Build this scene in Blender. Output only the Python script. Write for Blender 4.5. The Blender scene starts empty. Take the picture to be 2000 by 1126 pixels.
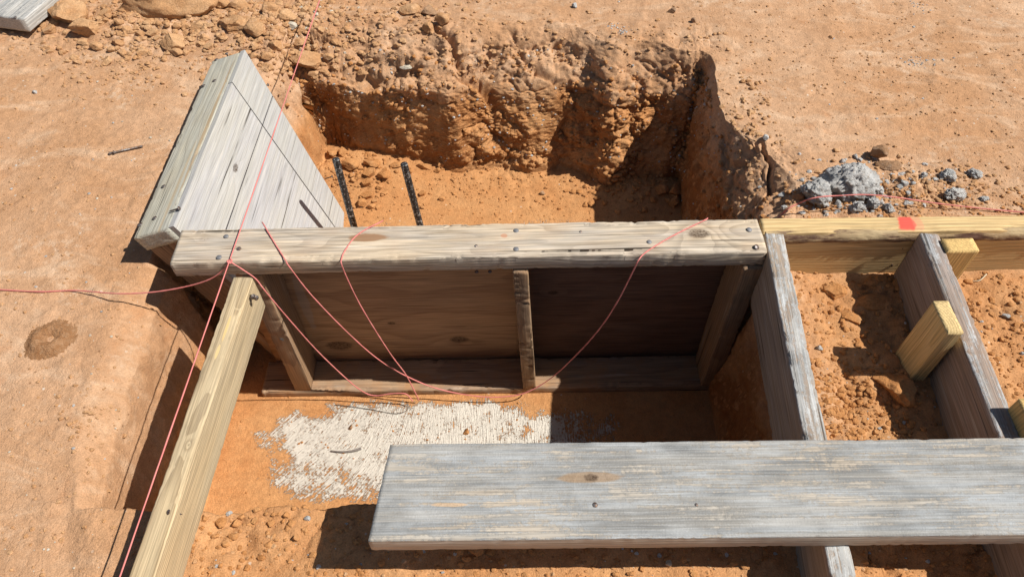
import bpy, bmesh, math, random
import numpy as np
from mathutils import Vector, Matrix

# ------------------------------------------------------------------ camera, sky, sun, exposure
scene = bpy.context.scene
COL = scene.collection
CAMZ, PITCH, ROLL, FPX = 1.10, math.radians(51.2), 0.011, 1400.0
fw = Vector((0, math.cos(PITCH), -math.sin(PITCH)))
u0 = Vector((0, math.sin(PITCH), math.cos(PITCH)))
x0 = Vector((1, 0, 0))
RIGHT = (math.cos(ROLL) * x0 - math.sin(ROLL) * u0).normalized()
UP = (math.sin(ROLL) * x0 + math.cos(ROLL) * u0).normalized()
CAM = Vector((0, 0, CAMZ))
cd = bpy.data.cameras.new("camera")
cd.sensor_width = 36
cd.lens = 36 * FPX / 2000
cd.clip_start = 0.02
cd.clip_end = 500
cam = bpy.data.objects.new("camera", cd)
COL.objects.link(cam)
cam.matrix_world = Matrix.Translation(CAM) @ Matrix((RIGHT, UP, -fw)).transposed().to_4x4()
scene.camera = cam

SX, SY = -0.80, 0.055            # shadow run per metre of height
sdir = Vector((-SX, -SY, 1)).normalized()      # towards the sun
elev = math.asin(sdir.z)
w = bpy.data.worlds.new("World")
scene.world = w
w.use_nodes = True
wn = w.node_tree.nodes
sky = wn.new("ShaderNodeTexSky")
sky.sky_type = 'NISHITA'
sky.sun_disc = False
sky.sun_elevation = elev
sky.sun_rotation = math.atan2(sdir.x, sdir.y)
wn["Background"].inputs[1].default_value = 0.05
w.node_tree.links.new(sky.outputs[0], wn["Background"].inputs[0])
sl = bpy.data.lights.new("sun", 'SUN')
sl.energy = 5.0
sl.angle = math.radians(0.53)
sl.color = (1.0, 0.95, 0.87)
so = bpy.data.objects.new("sun", sl)
COL.objects.link(so)
so.rotation_euler = sdir.to_track_quat('Z', 'Y').to_euler()
so.location = sdir * 20
scene.view_settings.view_transform = 'Standard'
scene.view_settings.look = 'None'
scene.view_settings.gamma = 1
scene.view_settings.exposure = 0.22
scene.cycles.diffuse_bounces = 2

rng = np.random.default_rng(7)
random.seed(7)


# ------------------------------------------------------------------ measuring helpers
def ray(px, py):
    return fw + RIGHT * ((px - 1000) / FPX) + UP * (-(py - 563) / FPX)


def G(px, py, z=0.0):           # point of the level plane at height z
    d = ray(px, py)
    return CAM + d * ((z - CAMZ) / d.z)


def V(px, py, y):               # point of the upright plane at distance y
    d = ray(px, py)
    return CAM + d * (y / d.y)


# ------------------------------------------------------------------ numpy noise
def _h(ix, iy, iz, seed):
    with np.errstate(over='ignore'):
        h = (ix.astype(np.int64) * 374761393 + iy.astype(np.int64) * 668265263 + iz.astype(np.int64) * 2147483647 + seed * 974634777) & 0xFFFFFFFF
        h = ((h ^ (h >> 13)) * 1274126177) & 0xFFFFFFFF
        h = ((h ^ (h >> 16)) * 2246822519) & 0xFFFFFFFF
        h = h ^ (h >> 15)
    return (h & 0xFFFFFF) / float(0xFFFFFF)


def vnoise(x, y, z, seed=0):
    ix, iy, iz = np.floor(x), np.floor(y), np.floor(z)
    fx, fy, fz = x - ix, y - iy, z - iz
    ux, uy, uz = [f * f * f * (f * (f * 6 - 15) + 10) for f in (fx, fy, fz)]
    r = 0
    for dx in (0, 1):
        for dy in (0, 1):
            for dz in (0, 1):
                r = r + _h(ix + dx, iy + dy, iz + dz, seed) * (ux if dx else 1 - ux) * (uy if dy else 1 - uy) * (uz if dz else 1 - uz)
    return r * 2 - 1


def fbm(x, y, z, s, octv=4, seed=0, gain=0.5):
    a, r, t = 1.0, 0, 0
    for o in range(octv):
        r = r + a * vnoise(x * s, y * s, z * s, seed + o * 17)
        t += a
        a *= gain
        s *= 2.03
    return r / t


def worley(x, y, z, s, seed=0):
    x, y, z = x * s, y * s, z * s
    ix, iy, iz = np.floor(x), np.floor(y), np.floor(z)
    f1 = np.full(x.shape, 9.0)
    f2 = np.full(x.shape, 9.0)
    for dx in (-1, 0, 1):
        for dy in (-1, 0, 1):
            for dz in (-1, 0, 1):
                jx, jy, jz = ix + dx, iy + dy, iz + dz
                d = (jx + _h(jx, jy, jz, seed) - x) ** 2 + (jy + _h(jx, jy, jz, seed + 1) - y) ** 2 + (jz + _h(jx, jy, jz, seed + 2) - z) ** 2
                f2 = np.minimum(f2, np.maximum(d, f1))
                f1 = np.minimum(f1, d)
    return np.sqrt(f1), np.sqrt(f2)


def sst(a, b, v):
    t = np.clip((v - a) / (b - a), 0, 1)
    return t * t * (3 - 2 * t)


# ------------------------------------------------------------------ object helpers
def mesh_np(name, verts, faces, mat, smooth=True):
    """faces: an (n,k) int array"""
    me = bpy.data.meshes.new(name)
    verts = np.asarray(verts, dtype=np.float32)
    faces = np.asarray(faces, dtype=np.int32)
    n, k = faces.shape
    me.vertices.add(len(verts))
    me.vertices.foreach_set("co", verts.ravel())
    me.loops.add(n * k)
    me.loops.foreach_set("vertex_index", faces.ravel())
    me.polygons.add(n)
    me.polygons.foreach_set("loop_start", np.arange(0, n * k, k, dtype=np.int32))
    me.polygons.foreach_set("loop_total", np.full(n, k, dtype=np.int32))
    me.polygons.foreach_set("use_smooth", np.full(n, smooth, dtype=bool))
    me.update(calc_edges=True)
    me.validate()
    me.materials.append(mat)
    return me


def link(name, me, parent=None, world=None, local=None):
    o = bpy.data.objects.new(name, me)
    COL.objects.link(o)
    if parent is not None:
        o.parent = parent
        loc_ = Matrix.Identity(4)
        if world is not None:
            loc_ = PM[parent.name].inverted() @ world
    else:
        loc_ = world if world is not None else Matrix.Identity(4)
    if local is not None:
        loc_ = local
    o.matrix_basis = loc_
    PM[o.name] = (PM[parent.name] @ loc_) if parent is not None else loc_.copy()
    return o


PM = {}


def tag(o, label, cat, group=None, kind=None):
    o['label'] = label
    if cat:
        o['category'] = cat
    if group:
        o['group'] = group
    if kind:
        o['kind'] = kind
    return o


def empty(name, loc):
    return link(name, None, world=Matrix.Translation(loc))


# ------------------------------------------------------------------ material helper
class NT:
    def __init__(s, name):
        s.m = bpy.data.materials.new(name)
        s.m.use_nodes = True
        s.t = s.m.node_tree
        s.b = s.t.nodes["Principled BSDF"]
        s.tc = s.t.nodes.new("ShaderNodeTexCoord")

    def put(s, sock, v):
        if isinstance(v, bpy.types.NodeSocket):
            s.t.links.new(v, sock)
        elif isinstance(v, (tuple, list)) and len(v) == 3 and sock.type == 'RGBA':
            sock.default_value = (*v, 1)
        else:
            sock.default_value = v

    def math(s, op, a, b=0.0, c=0.0, clamp=False):
        n = s.t.nodes.new("ShaderNodeMath")
        n.operation = op
        n.use_clamp = clamp
        s.put(n.inputs[0], a)
        s.put(n.inputs[1], b)
        s.put(n.inputs[2], c)
        return n.outputs[0]

    def mix(s, f, a, b, mode='MIX'):
        n = s.t.nodes.new("ShaderNodeMix")
        n.data_type = 'RGBA'
        n.blend_type = mode
        s.put(n.inputs[0], f)
        s.put(n.inputs[6], a)
        s.put(n.inputs[7], b)
        return n.outputs[2]

    def xyz(s, v):
        n = s.t.nodes.new("ShaderNodeSeparateXYZ")
        s.put(n.inputs[0], v)
        return n.outputs[0], n.outputs[1], n.outputs[2]

    def vec(s, x, y, z):
        n = s.t.nodes.new("ShaderNodeCombineXYZ")
        s.put(n.inputs[0], x)
        s.put(n.inputs[1], y)
        s.put(n.inputs[2], z)
        return n.outputs[0]

    def scl(s, v, k, off=(0, 0, 0)):
        n = s.t.nodes.new("ShaderNodeMapping")
        s.put(n.inputs[0], v)
        n.inputs[1].default_value = off
        n.inputs[3].default_value = k
        return n.outputs[0]

    def noise(s, v, scale=1.0, detail=3.0, rough=0.55, dist=0.0):
        n = s.t.nodes.new("ShaderNodeTexNoise")
        s.put(n.inputs['Vector'], v)
        n.inputs['Scale'].default_value = scale
        n.inputs['Detail'].default_value = detail
        n.inputs['Roughness'].default_value = rough
        n.inputs['Distortion'].default_value = dist
        return n.outputs[0]

    def voro(s, v, scale, feature='F1', out=0, rnd=1.0):
        n = s.t.nodes.new("ShaderNodeTexVoronoi")
        n.feature = feature
        s.put(n.inputs['Vector'], v)
        n.inputs['Scale'].default_value = scale
        n.inputs['Randomness'].default_value = rnd
        return n.outputs[out]

    def step(s, v, a, b, lo=0.0, hi=1.0):      # smoothstep from a to b
        n = s.t.nodes.new("ShaderNodeMapRange")
        n.interpolation_type = 'SMOOTHSTEP'
        s.put(n.inputs[0], v)
        n.inputs[1].default_value = a
        n.inputs[2].default_value = b
        n.inputs[3].default_value = lo
        n.inputs[4].default_value = hi
        return n.outputs[0]

    def bump(s, h, strength, dist, prev=None):
        n = s.t.nodes.new("ShaderNodeBump")
        n.inputs['Strength'].default_value = strength
        n.inputs['Distance'].default_value = dist
        s.put(n.inputs['Height'], h)
        if prev is not None:
            s.t.links.new(prev, n.inputs['Normal'])
        return n.outputs[0]

    def done(s, col, rough=0.85, nor=None, spec=0.25, metal=0.0):
        s.put(s.b.inputs['Base Color'], col)
        s.put(s.b.inputs['Roughness'], rough)
        s.b.inputs['Specular IOR Level'].default_value = spec
        s.b.inputs['Metallic'].default_value = metal
        if nor is not None:
            s.t.links.new(nor, s.b.inputs['Normal'])
        return s.m


def wood(name, light, dark, grey=(0.34, 0.33, 0.31), gamt=0.5, freq=190, c=(0.03, -0.09), knots=(), seed=0.0,
         crack=0.5, dust=0.0, coat=None, coat_amt=0.0, stains=(), contrast=0.6, spots=(), fibre=0.25, wob=0.05,
         bumpk=1.0, top_grey=0.0):
    """long axis = local x; growth rings are cylinders about an axis offset c from the board"""
    s = NT(name)
    ob = s.tc.outputs['Object']
    ob = s.scl(ob, (1, 1, 1), (seed * 3.7, 0, 0))
    x, y, z = s.xyz(ob)
    slow = s.math('SUBTRACT', s.noise(s.scl(ob, (2.2, 9, 9)), 1, 2), 0.5)
    ry = s.math('SUBTRACT', y, c[0])
    rz = s.math('SUBTRACT', z, c[1])
    r = s.math('SQRT', s.math('ADD', s.math('MULTIPLY', ry, ry), s.math('MULTIPLY', rz, rz)))
    r = s.math('MULTIPLY_ADD', slow, wob, r)
    kd = None
    for (kx, ky, kr) in knots:
        dx = s.math('MULTIPLY', s.math('SUBTRACT', x, kx + seed * 3.7), 0.55)
        dy = s.math('SUBTRACT', y, ky)
        q = s.math('ADD', s.math('MULTIPLY', dx, dx), s.math('MULTIPLY', dy, dy))
        qn = s.math('DIVIDE', q, -(kr * 1.7) ** 2)
        g = s.math('EXPONENT', qn)
        r = s.math('MULTIPLY_ADD', g, kr * 1.6, r)
        core = s.step(s.math('ADD', s.math('SQRT', q), s.math('MULTIPLY', s.noise(ob, 160, 3), 0.005)), kr * 0.6, kr * 1.0, 1.0, 0.0)
        kd = core if kd is None else s.math('MAXIMUM', kd, core)
    fr = s.math('FRACT', s.math('MULTIPLY', r, freq))
    ring = s.math('SUBTRACT', s.step(fr, 0.25, 0.93), s.step(fr, 0.93, 1.0))
    fib = s.noise(s.scl(ob, (9, 420, 420)), 1, 3, 0.6)
    fib2 = s.noise(s.scl(ob, (2.5, 110, 110)), 1, 3, 0.6)
    blot = s.noise(s.scl(ob, (3, 13, 13)), 1, 4, 0.6)
    col = s.mix(s.math('MULTIPLY', ring, contrast), light, dark)
    gf = s.math('MULTIPLY', s.step(s.math('MULTIPLY_ADD', fib2, 0.4, s.math('MULTIPLY', blot, 0.8)), 0.42, 0.8), gamt)
    col = s.mix(gf, col, grey)
    if gamt > 0.3:
        wh = s.step(s.noise(s.scl(ob, (5, 60, 60), (1, 2, 3)), 1, 3), 0.56, 0.72)
        col = s.mix(s.math('MULTIPLY', wh, gamt * 0.5), col, (0.62, 0.58, 0.52))
    fm = s.step(fib, 0.3, 0.7, 1 - fibre, 1 + fibre)
    col = s.mix(1.0, col, s.vec(fm, fm, fm), 'MULTIPLY')
    hgt = s.math('MULTIPLY_ADD', ring, 0.5, s.math('MULTIPLY', fib, 0.6))
    if coat is not None:
        cn = s.noise(s.scl(ob, (5, 170, 170), (3, 1, 2)), 1, 6, 0.72)
        cb = s.noise(s.scl(ob, (5, 22, 22), (7, 2, 2)), 1, 5, 0.65)
        sp = s.noise(ob, 120, 5, 0.75)
        v_ = s.math('ADD', s.math('ADD', s.math('MULTIPLY', cn, 0.55), s.math('MULTIPLY', cb, 0.55)), s.math('MULTIPLY_ADD', sp, 0.35, s.math('MULTIPLY', ring, -0.06)))
        cf = s.step(v_, 0.80 - 0.25 * coat_amt, 0.90 - 0.25 * coat_amt)
        cf = s.math('MULTIPLY', cf, s.step(z, -0.0045, -0.0015))
        fine = s.noise(ob, 330, 4, 0.7)
        tone = s.noise(s.scl(ob, (7, 16, 16), (2, 5, 1)), 1, 4, 0.6)
        cc = s.mix(s.step(tone, 0.35, 0.65), tuple(v * 0.66 for v in coat), tuple(min(1, v * 1.42) for v in coat))
        cc = s.mix(s.math('MULTIPLY', s.step(fib2, 0.4, 0.65), 0.45), cc, (0.42, 0.385, 0.33))
        cc = s.mix(s.math('MULTIPLY', s.step(s.math('MULTIPLY', fine, fib), 0.24, 0.42), 0.35), cc, tuple(min(1, v * 1.6) for v in coat))
        fm2 = s.step(fib, 0.3, 0.7, 0.84, 1.14)
        cc = s.mix(1.0, cc, s.vec(fm2, fm2, fm2), 'MULTIPLY')
        col = s.mix(s.math('MULTIPLY', cf, 0.9), col, cc)
        hgt = s.math('ADD', hgt, s.math('MULTIPLY', cf, s.math('MULTIPLY_ADD', fine, 1.4, 0.5)))
    if crack > 0:
        ck = s.noise(s.scl(ob, (1.7, 120, 120), (5, 5, 5)), 1, 2, 0.5, 0.3)
        cm = s.step(ck, 0.635, 0.68)
        cb2 = s.step(s.noise(s.scl(ob, (5, 10, 10), (9, 0, 0)), 1, 2), 0.4, 0.55)
        cm = s.math('MULTIPLY', s.math('MULTIPLY', cm, cb2), crack)
        col = s.mix(cm, col, (0.03, 0.022, 0.015))
        hgt = s.math('MULTIPLY_ADD', cm, -2.2, hgt)
    for (sx_, sy_, rx, ryy, sc, amt) in stains:
        dx = s.math('DIVIDE', s.math('SUBTRACT', x, sx_ + seed * 3.7), rx)
        dy = s.math('DIVIDE', s.math('SUBTRACT', y, sy_), ryy)
        q = s.math('SQRT', s.math('ADD', s.math('MULTIPLY', dx, dx), s.math('MULTIPLY', dy, dy)))
        q = s.math('ADD', q, s.math('MULTIPLY', s.math('SUBTRACT', s.noise(s.scl(ob, (20, 60, 60)), 1, 4), 0.5), 0.9))
        col = s.mix(s.math('MULTIPLY', s.step(q, 0.75, 1.05, amt, 0.0), s.step(z, -0.006, -0.003)), col, sc)
    if kd is not None:
        kn = s.noise(ob, 220, 3)
        col = s.mix(s.math('MULTIPLY', kd, s.step(kn, 0.3, 0.6, 0.95, 0.55)), col, (0.06, 0.035, 0.02))
        hgt = s.math('MULTIPLY_ADD', kd, s.math('SUBTRACT', kn, 1.2), hgt)
    if dust > 0:
        df = s.step(s.noise(ob, 14, 5, 0.6), 0.45, 0.7, 0, dust)
        col = s.mix(df, col, (0.42, 0.22, 0.10))
    n1 = s.bump(hgt, min(1.0, 0.55 * bumpk), 0.0012)
    n2 = s.bump(s.noise(ob, 45, 4), 0.25, 0.002, n1)
    return s.done(col, s.step(fib, 0.2, 0.8, 0.75, 0.92), n2)


def soil_material():
    s = NT("red_sandy_soil")
    p = s.t.nodes.new("ShaderNodeNewGeometry").outputs['Position']
    x, y, z = s.xyz(p)
    big = s.noise(p, 2.3, 5, 0.6)
    mid = s.noise(p, 9, 5, 0.62)
    str_ = s.noise(s.scl(p, (4.5, 9, 5)), 1, 6, 0.65, 1.6)
    top = s.mix(s.step(big, 0.35, 0.65), (0.472, 0.262, 0.137), (0.535, 0.328, 0.195))
    top = s.mix(s.step(str_, 0.46, 0.66, 0, 0.6), top, (0.62, 0.43, 0.285))
    top = s.mix(s.step(mid, 0.58, 0.75, 0, 0.5), top, (0.44, 0.19, 0.075))
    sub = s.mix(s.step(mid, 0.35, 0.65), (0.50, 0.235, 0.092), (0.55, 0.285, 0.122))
    wall = s.mix(s.step(mid, 0.4, 0.62), (0.30, 0.13, 0.048), (0.41, 0.215, 0.095))  # browner dug faces, with the shade of the unlit ones put into the colour
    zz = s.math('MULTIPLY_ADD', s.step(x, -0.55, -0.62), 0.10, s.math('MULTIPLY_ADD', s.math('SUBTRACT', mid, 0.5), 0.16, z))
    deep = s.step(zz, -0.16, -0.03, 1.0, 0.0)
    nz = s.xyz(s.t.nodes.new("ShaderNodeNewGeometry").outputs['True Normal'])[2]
    steep = s.math('MULTIPLY', s.step(nz, 0.45, 0.8, 1.0, 0.0), s.step(x, -0.60, -0.52))  # steep faces take the darkened colour, except the sunlit left walls
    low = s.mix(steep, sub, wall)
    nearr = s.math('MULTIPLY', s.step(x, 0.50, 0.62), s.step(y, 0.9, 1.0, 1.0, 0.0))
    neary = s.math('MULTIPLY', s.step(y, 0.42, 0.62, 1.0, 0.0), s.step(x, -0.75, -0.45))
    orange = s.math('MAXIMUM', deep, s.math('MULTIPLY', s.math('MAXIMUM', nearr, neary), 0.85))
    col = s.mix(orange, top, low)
    # grit: tiny dark and pale grains
    g1 = s.noise(p, 420, 3, 0.7)
    gm = s.step(g1, 0.3, 0.7, 0.82, 1.16)
    col = s.mix(1.0, col, s.vec(gm, gm, gm), 'MULTIPLY')
    md = s.step(s.noise(p, 75, 5, 0.7), 0.32, 0.68, 0.88, 1.10)
    col = s.mix(1.0, col, s.vec(md, md, md), 'MULTIPLY')
    pt = s.step(s.noise(s.scl(p, (1, 1, 1), (8, 2, 0)), 6.5, 5, 0.65), 0.42, 0.60)
    dkc = s.step(s.noise(p, 150, 5, 0.72), 0.54, 0.66)
    col = s.mix(s.math('MULTIPLY', s.math('MULTIPLY', pt, dkc), 0.45), col, (0.27, 0.125, 0.055))
    sm = s.step(s.noise(s.scl(p, (3, 7, 3), (1, 8, 0)), 1, 6, 0.6, 1.2), 0.50, 0.68)
    col = s.mix(s.math('MULTIPLY', s.math('MULTIPLY', sm, s.math('SUBTRACT', 1.0, orange)), 0.42), col, (0.40, 0.21, 0.105))
    vn = s.t.nodes.new("ShaderNodeTexVoronoi")
    vn.inputs['Scale'].default_value = 70
    s.put(vn.inputs['Vector'], p)
    vr = s.xyz(vn.outputs[1])[0]
    fl = s.math('MULTIPLY', s.step(vn.outputs[0], 0.12, 0.22, 1, 0), s.step(vr, 0.90, 0.92))
    fl = s.math('MULTIPLY', fl, s.step(s.noise(p, 5, 3), 0.42, 0.6))
    col = s.mix(s.math('MULTIPLY', fl, 0.8), col, (0.62, 0.55, 0.46))
    dk = s.math('MULTIPLY', s.step(vn.outputs[0], 0.10, 0.2, 1, 0), s.step(vr, 0.09, 0.07))
    col = s.mix(s.math('MULTIPLY', dk, 0.6), col, (0.16, 0.07, 0.03))
    # chalky washed patches on the hard ground
    ch = s.step(s.noise(s.scl(p, (1, 1, 1), (3.1, 1.7, 0)), 4.2, 7, 0.72), 0.54, 0.66)
    ch = s.math('MULTIPLY', ch, s.step(s.noise(p, 60, 4, 0.7), 0.45, 0.6))
    col = s.mix(s.math('MULTIPLY', s.math('MULTIPLY', ch, 0.55), s.math('SUBTRACT', 1.0, orange)), col, (0.66, 0.50, 0.36))

    wob_ = s.noise(p, 15, 4, 0.65)

    # brushed white lime on the floor of the hole
    def blob(cx, cy, rx, ry, e=0.75):
        a = s.math('POWER', s.math('ABSOLUTE', s.math('DIVIDE', s.math('SUBTRACT', x, cx), rx)), 2.6)
        b = s.math('POWER', s.math('ABSOLUTE', s.math('DIVIDE', s.math('SUBTRACT', y, cy), ry)), 2.6)
        return s.step(s.math('MULTIPLY_ADD', s.math('SUBTRACT', wob_, 0.5), 2.6, s.math('ADD', a, b)), 1 - e, 1 + e * 1.8, 1, 0)
    fan = s.math('MULTIPLY_ADD', s.math('MULTIPLY', s.math('SUBTRACT', y, 0.72), s.step(x, -0.5, -0.1, -0.9, 0.05)), 1.0, x)
    sv = s.vec(s.math('MULTIPLY', fan, 400), s.math('MULTIPLY', y, 30), 0)
    st = s.noise(sv, 1, 4, 0.6, 0.4)
    hol = s.noise(p, 26, 5, 0.65)
    m = s.math('MAXIMUM', blob(-0.20, 0.752, 0.385, 0.105), s.math('MULTIPLY', blob(-0.34, 0.69, 0.22, 0.085, 0.9), 0.93))
    m = s.math('MAXIMUM', m, s.math('MULTIPLY', blob(0.07, 0.765, 0.19, 0.075, 0.9), 0.86))
    m2 = s.math('MAXIMUM', s.math('MULTIPLY', blob(-0.385, 1.395, 0.08, 0.035, 0.9), 0.7), s.math('MULTIPLY', blob(0.10, 1.40, 0.11, 0.03, 0.9), 0.68))
    m = s.math('MAXIMUM', m, m2)
    thr = s.math('ADD', s.math('MULTIPLY', st, 0.42), s.math('MULTIPLY_ADD', s.noise(p, 170, 4, 0.7), 0.42, s.math('MULTIPLY', hol, 0.33)))
    lime = s.step(s.math('ADD', s.math('MULTIPLY', m, 0.55), thr), 1.03, 1.085)
    lime = s.math('MULTIPLY', lime, s.math('MULTIPLY', s.step(z, -0.27, -0.24, 1, 0), s.step(m, 0.02, 0.1)))
    col = s.mix(s.math('MULTIPLY', lime, 0.93), col, (0.76, 0.72, 0.64))
    hgt = s.math('ADD', s.math('MULTIPLY', g1, 0.5), s.math('MULTIPLY', s.noise(p, 130, 5, 0.65), 0.9))
    n1 = s.bump(hgt, 0.8, 0.0036)
    n2 = s.bump(s.math('MULTIPLY', lime, s.math('MULTIPLY_ADD', st, 1.5, 0.3)), 0.9, 0.004, n1)
    cr = s.voro(s.scl(p, (1, 1, 1)), 26, 'DISTANCE_TO_EDGE')
    n3 = s.bump(s.step(cr, 0.0, 0.05), 0.18, 0.002, n2)
    return s.done(col, 0.95, n3, 0.12)


def stone_material(name, a, b, pale=(0.6, 0.5, 0.4), pamt=0.2, sc=60, bs=0.8, strata=False):
    s = NT(name)
    ob = s.tc.outputs['Object']
    p = s.t.nodes.new("ShaderNodeNewGeometry").outputs['Position']
    n = s.noise(p, sc * 0.4, 5, 0.6)
    f = s.noise(p, sc * 6, 4, 0.7)
    col = s.mix(s.step(n, 0.35, 0.65), a, b)
    col = s.mix(s.step(s.noise(p, sc, 4, 0.7), 0.52, 0.7, 0, pamt), col, pale)
    gm = s.step(f, 0.3, 0.7, 0.8, 1.15)
    col = s.mix(1.0, col, s.vec(gm, gm, gm), 'MULTIPLY')
    h = s.math('ADD', f, s.noise(p, sc * 1.6, 5, 0.7))
    nn = s.bump(h, bs, 0.0035)
    return s.done(col, 0.93, nn, 0.15)


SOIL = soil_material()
CLOD = stone_material("dry_soil_clod", (0.47, 0.255, 0.12), (0.54, 0.325, 0.17), (0.60, 0.41, 0.26), 0.4, 40)
ORANGE = stone_material("damp_orange_clod", (0.46, 0.21, 0.075), (0.52, 0.26, 0.105), (0.54, 0.34, 0.18), 0.3, 40)
DARKC = stone_material("brown_stone", (0.30, 0.17, 0.09), (0.40, 0.25, 0.15), (0.45, 0.33, 0.24), 0.4, 50)
CONC = stone_material("grey_concrete", (0.50, 0.50, 0.49), (0.74, 0.73, 0.71), (0.55, 0.38, 0.25), 0.45, 90, 1.0)
_bn = [n for n in CONC.node_tree.nodes if n.type == 'BUMP'][0]
_bn.inputs['Distance'].default_value = 0.005
PALE = stone_material("pale_stone", (0.50, 0.45, 0.36), (0.62, 0.56, 0.46), (0.6, 0.4, 0.25), 0.3, 50)
ANTS = stone_material("ant_hill_grit", (0.42, 0.205, 0.09), (0.52, 0.29, 0.15), (0.60, 0.40, 0.25), 0.5, 190, 1.0)

# ------------------------------------------------------------------ the ground with the dug hole
def axis(segs):
    out = [segs[0][0]]
    for a, b, st in segs:
        n = max(1, int(round((b - a) / st)))
        out += list(a + (b - a) * (np.arange(n) + 1) / n)
    return np.array(out)


AX = axis([(-60, -12, 8), (-12, -4, 2), (-4, -2.1, 0.12), (-2.1, -1.6, 0.012), (-1.6, -0.85, 0.0046), (-0.85, -0.76, 0.003), (-0.76, -0.64, 0.0016), (-0.64, 0.44, 0.0042),
           (0.44, 0.66, 0.0013), (0.66, 1.6, 0.0046), (1.6, 2.1, 0.012), (2.1, 4, 0.12), (4, 12, 2), (12, 60, 8)])
AY = axis([(-60, -12, 8), (-12, -3, 2), (-3, -0.4, 0.12), (-0.4, 0.2, 0.014), (0.2, 0.42, 0.0042), (0.42, 0.48, 0.0025), (0.48, 1.44, 0.0042),
           (1.44, 1.86, 0.0017), (1.86, 2.25, 0.006), (2.25, 2.8, 0.014), (2.8, 5, 0.12), (5, 13, 2), (13, 60, 8)])
NX, NY = len(AX), len(AY)
def tab(v, pts):
    pts = sorted(pts)
    return np.interp(v, [p[0] for p in pts], [p[1] for p in pts])


def line1(v, seed):
    return fbm(v, 0 * v, 0 * v, 6, 3, seed) * 0.016 + fbm(v, 0 * v, 0 * v, 25, 3, seed + 7) * 0.007


def far_tab(x):
    w_ = line1(x, 5) + 0.045 * np.exp(-((x - 0.285) / 0.045) ** 2) - 0.030 * np.exp(-((x - 0.155) / 0.055) ** 2) + 0.02 * np.exp(-((x + 0.16) / 0.05) ** 2)
    return (tab(x, [(-0.75, 1.87), (-0.56, 1.87), (-0.40, 1.86), (-0.30, 1.83), (-0.18, 1.80), (-0.06, 1.81), (0.1, 1.81), (0.22, 1.79), (0.34, 1.765), (0.42, 1.715), (0.47, 1.675), (0.7, 1.665)]) - w_,
            tab(x, [(-0.75, 1.70), (-0.56, 1.70), (-0.3, 1.672), (-0.18, 1.672), (-0.06, 1.68), (0.1, 1.67), (0.3, 1.655), (0.42, 1.64), (0.48, 1.615), (0.7, 1.61)]) - w_,
            tab(x, [(-0.75, 1.69), (-0.56, 1.69), (-0.3, 1.645), (-0.1, 1.61), (0.1, 1.59), (0.3, 1.575), (0.47, 1.55), (0.7, 1.5)]) - w_)


def right_tab(y):
    w_ = line1(y, 15) * sst(1.0, 1.2, y)
    return (tab(y, [(0.3, 0.50), (0.95, 0.52), (1.05, 0.57), (1.10, 0.60), (1.175, 0.635), (1.29, 0.595), (1.35, 0.55), (1.40, 0.52), (1.5, 0.52), (1.60, 0.535), (1.9, 0.545)]) - w_ * 0.5,
            tab(y, [(0.3, 0.48), (0.95, 0.50), (1.05, 0.51), (1.17, 0.515), (1.29, 0.515), (1.36, 0.505), (1.41, 0.50), (1.6, 0.515), (1.9, 0.525)]) - w_ * 0.5,
            tab(y, [(0.3, 0.452), (0.9, 0.465), (1.4, 0.482), (1.6, 0.49), (1.9, 0.5)]) - w_ * 0.5)


def left_tab(y):
    w_ = line1(y, 25) * 0.5
    return (tab(y, [(0.3, 0.69), (0.44, 0.70), (0.62, 0.765), (0.9, 0.785), (0.955, 0.765), (0.975, 0.75), (1.5, 0.75), (1.57, 0.68), (1.62, 0.66), (1.8, 0.65)]) - w_,
            tab(y, [(0.3, 0.67), (0.44, 0.675), (0.62, 0.70), (0.9, 0.71), (0.955, 0.71), (0.975, 0.735), (1.5, 0.72), (1.57, 0.62), (1.62, 0.60), (1.8, 0.60)]) - w_,
            tab(y, [(0.3, 0.655), (0.95, 0.665), (0.975, 0.71), (1.45, 0.66), (1.55, 0.57), (1.65, 0.55), (1.8, 0.55)]) - w_)


NXg, NYg = np.meshgrid(AX, AY)
X, Y = NXg.copy(), NYg.copy()
rt = right_tab(AY)
lt = left_tab(AY)
for j in range(NY):
    if -0.2 < AY[j] < 2.3:
        kp = [-60, -0.85, -0.76, -0.64, -0.45, 0.44, 0.46, 0.55, 0.62, 0.72, 60]
        kt = [-60, -0.85, -lt[0][j] - 0.004, -lt[2][j] + 0.004, -0.45, 0.44, rt[2][j] - 0.003, rt[1][j] + 0.002, rt[0][j] + 0.004, 0.72, 60]
        f_ = float(sst(-0.2, 0.1, AY[j]) * sst(2.3, 2.0, AY[j]))
        X[j] = AX * (1 - f_) + np.interp(AX, kp, kt) * f_
ft = far_tab(X[int(np.searchsorted(AY, 1.64))])
for i in range(NX):
    if -1.2 < AX[i] < 1.2:
        kp = [-60, 1.40, 1.50, 1.74, 1.84, 1.95, 60]
        kt = [-60, 1.40, ft[2][i] - 0.004, ft[1][i] + 0.003, ft[0][i] + 0.005, 1.95, 60]
        f_ = float(sst(-1.2, -0.85, AX[i]) * sst(1.2, 0.85, AX[i]))
        Y[:, i] = AY * (1 - f_) + np.interp(AY, kp, kt) * f_
QX, QY = X, Y
floor = tab(QY, [(0.4, -0.40), (1.0, -0.40), (1.35, -0.385), (1.62, -0.355), (1.7, -0.345)]) + sst(0.25, -0.5, QX) * sst(1.5, 1.66, QY) * 0.03


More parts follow.
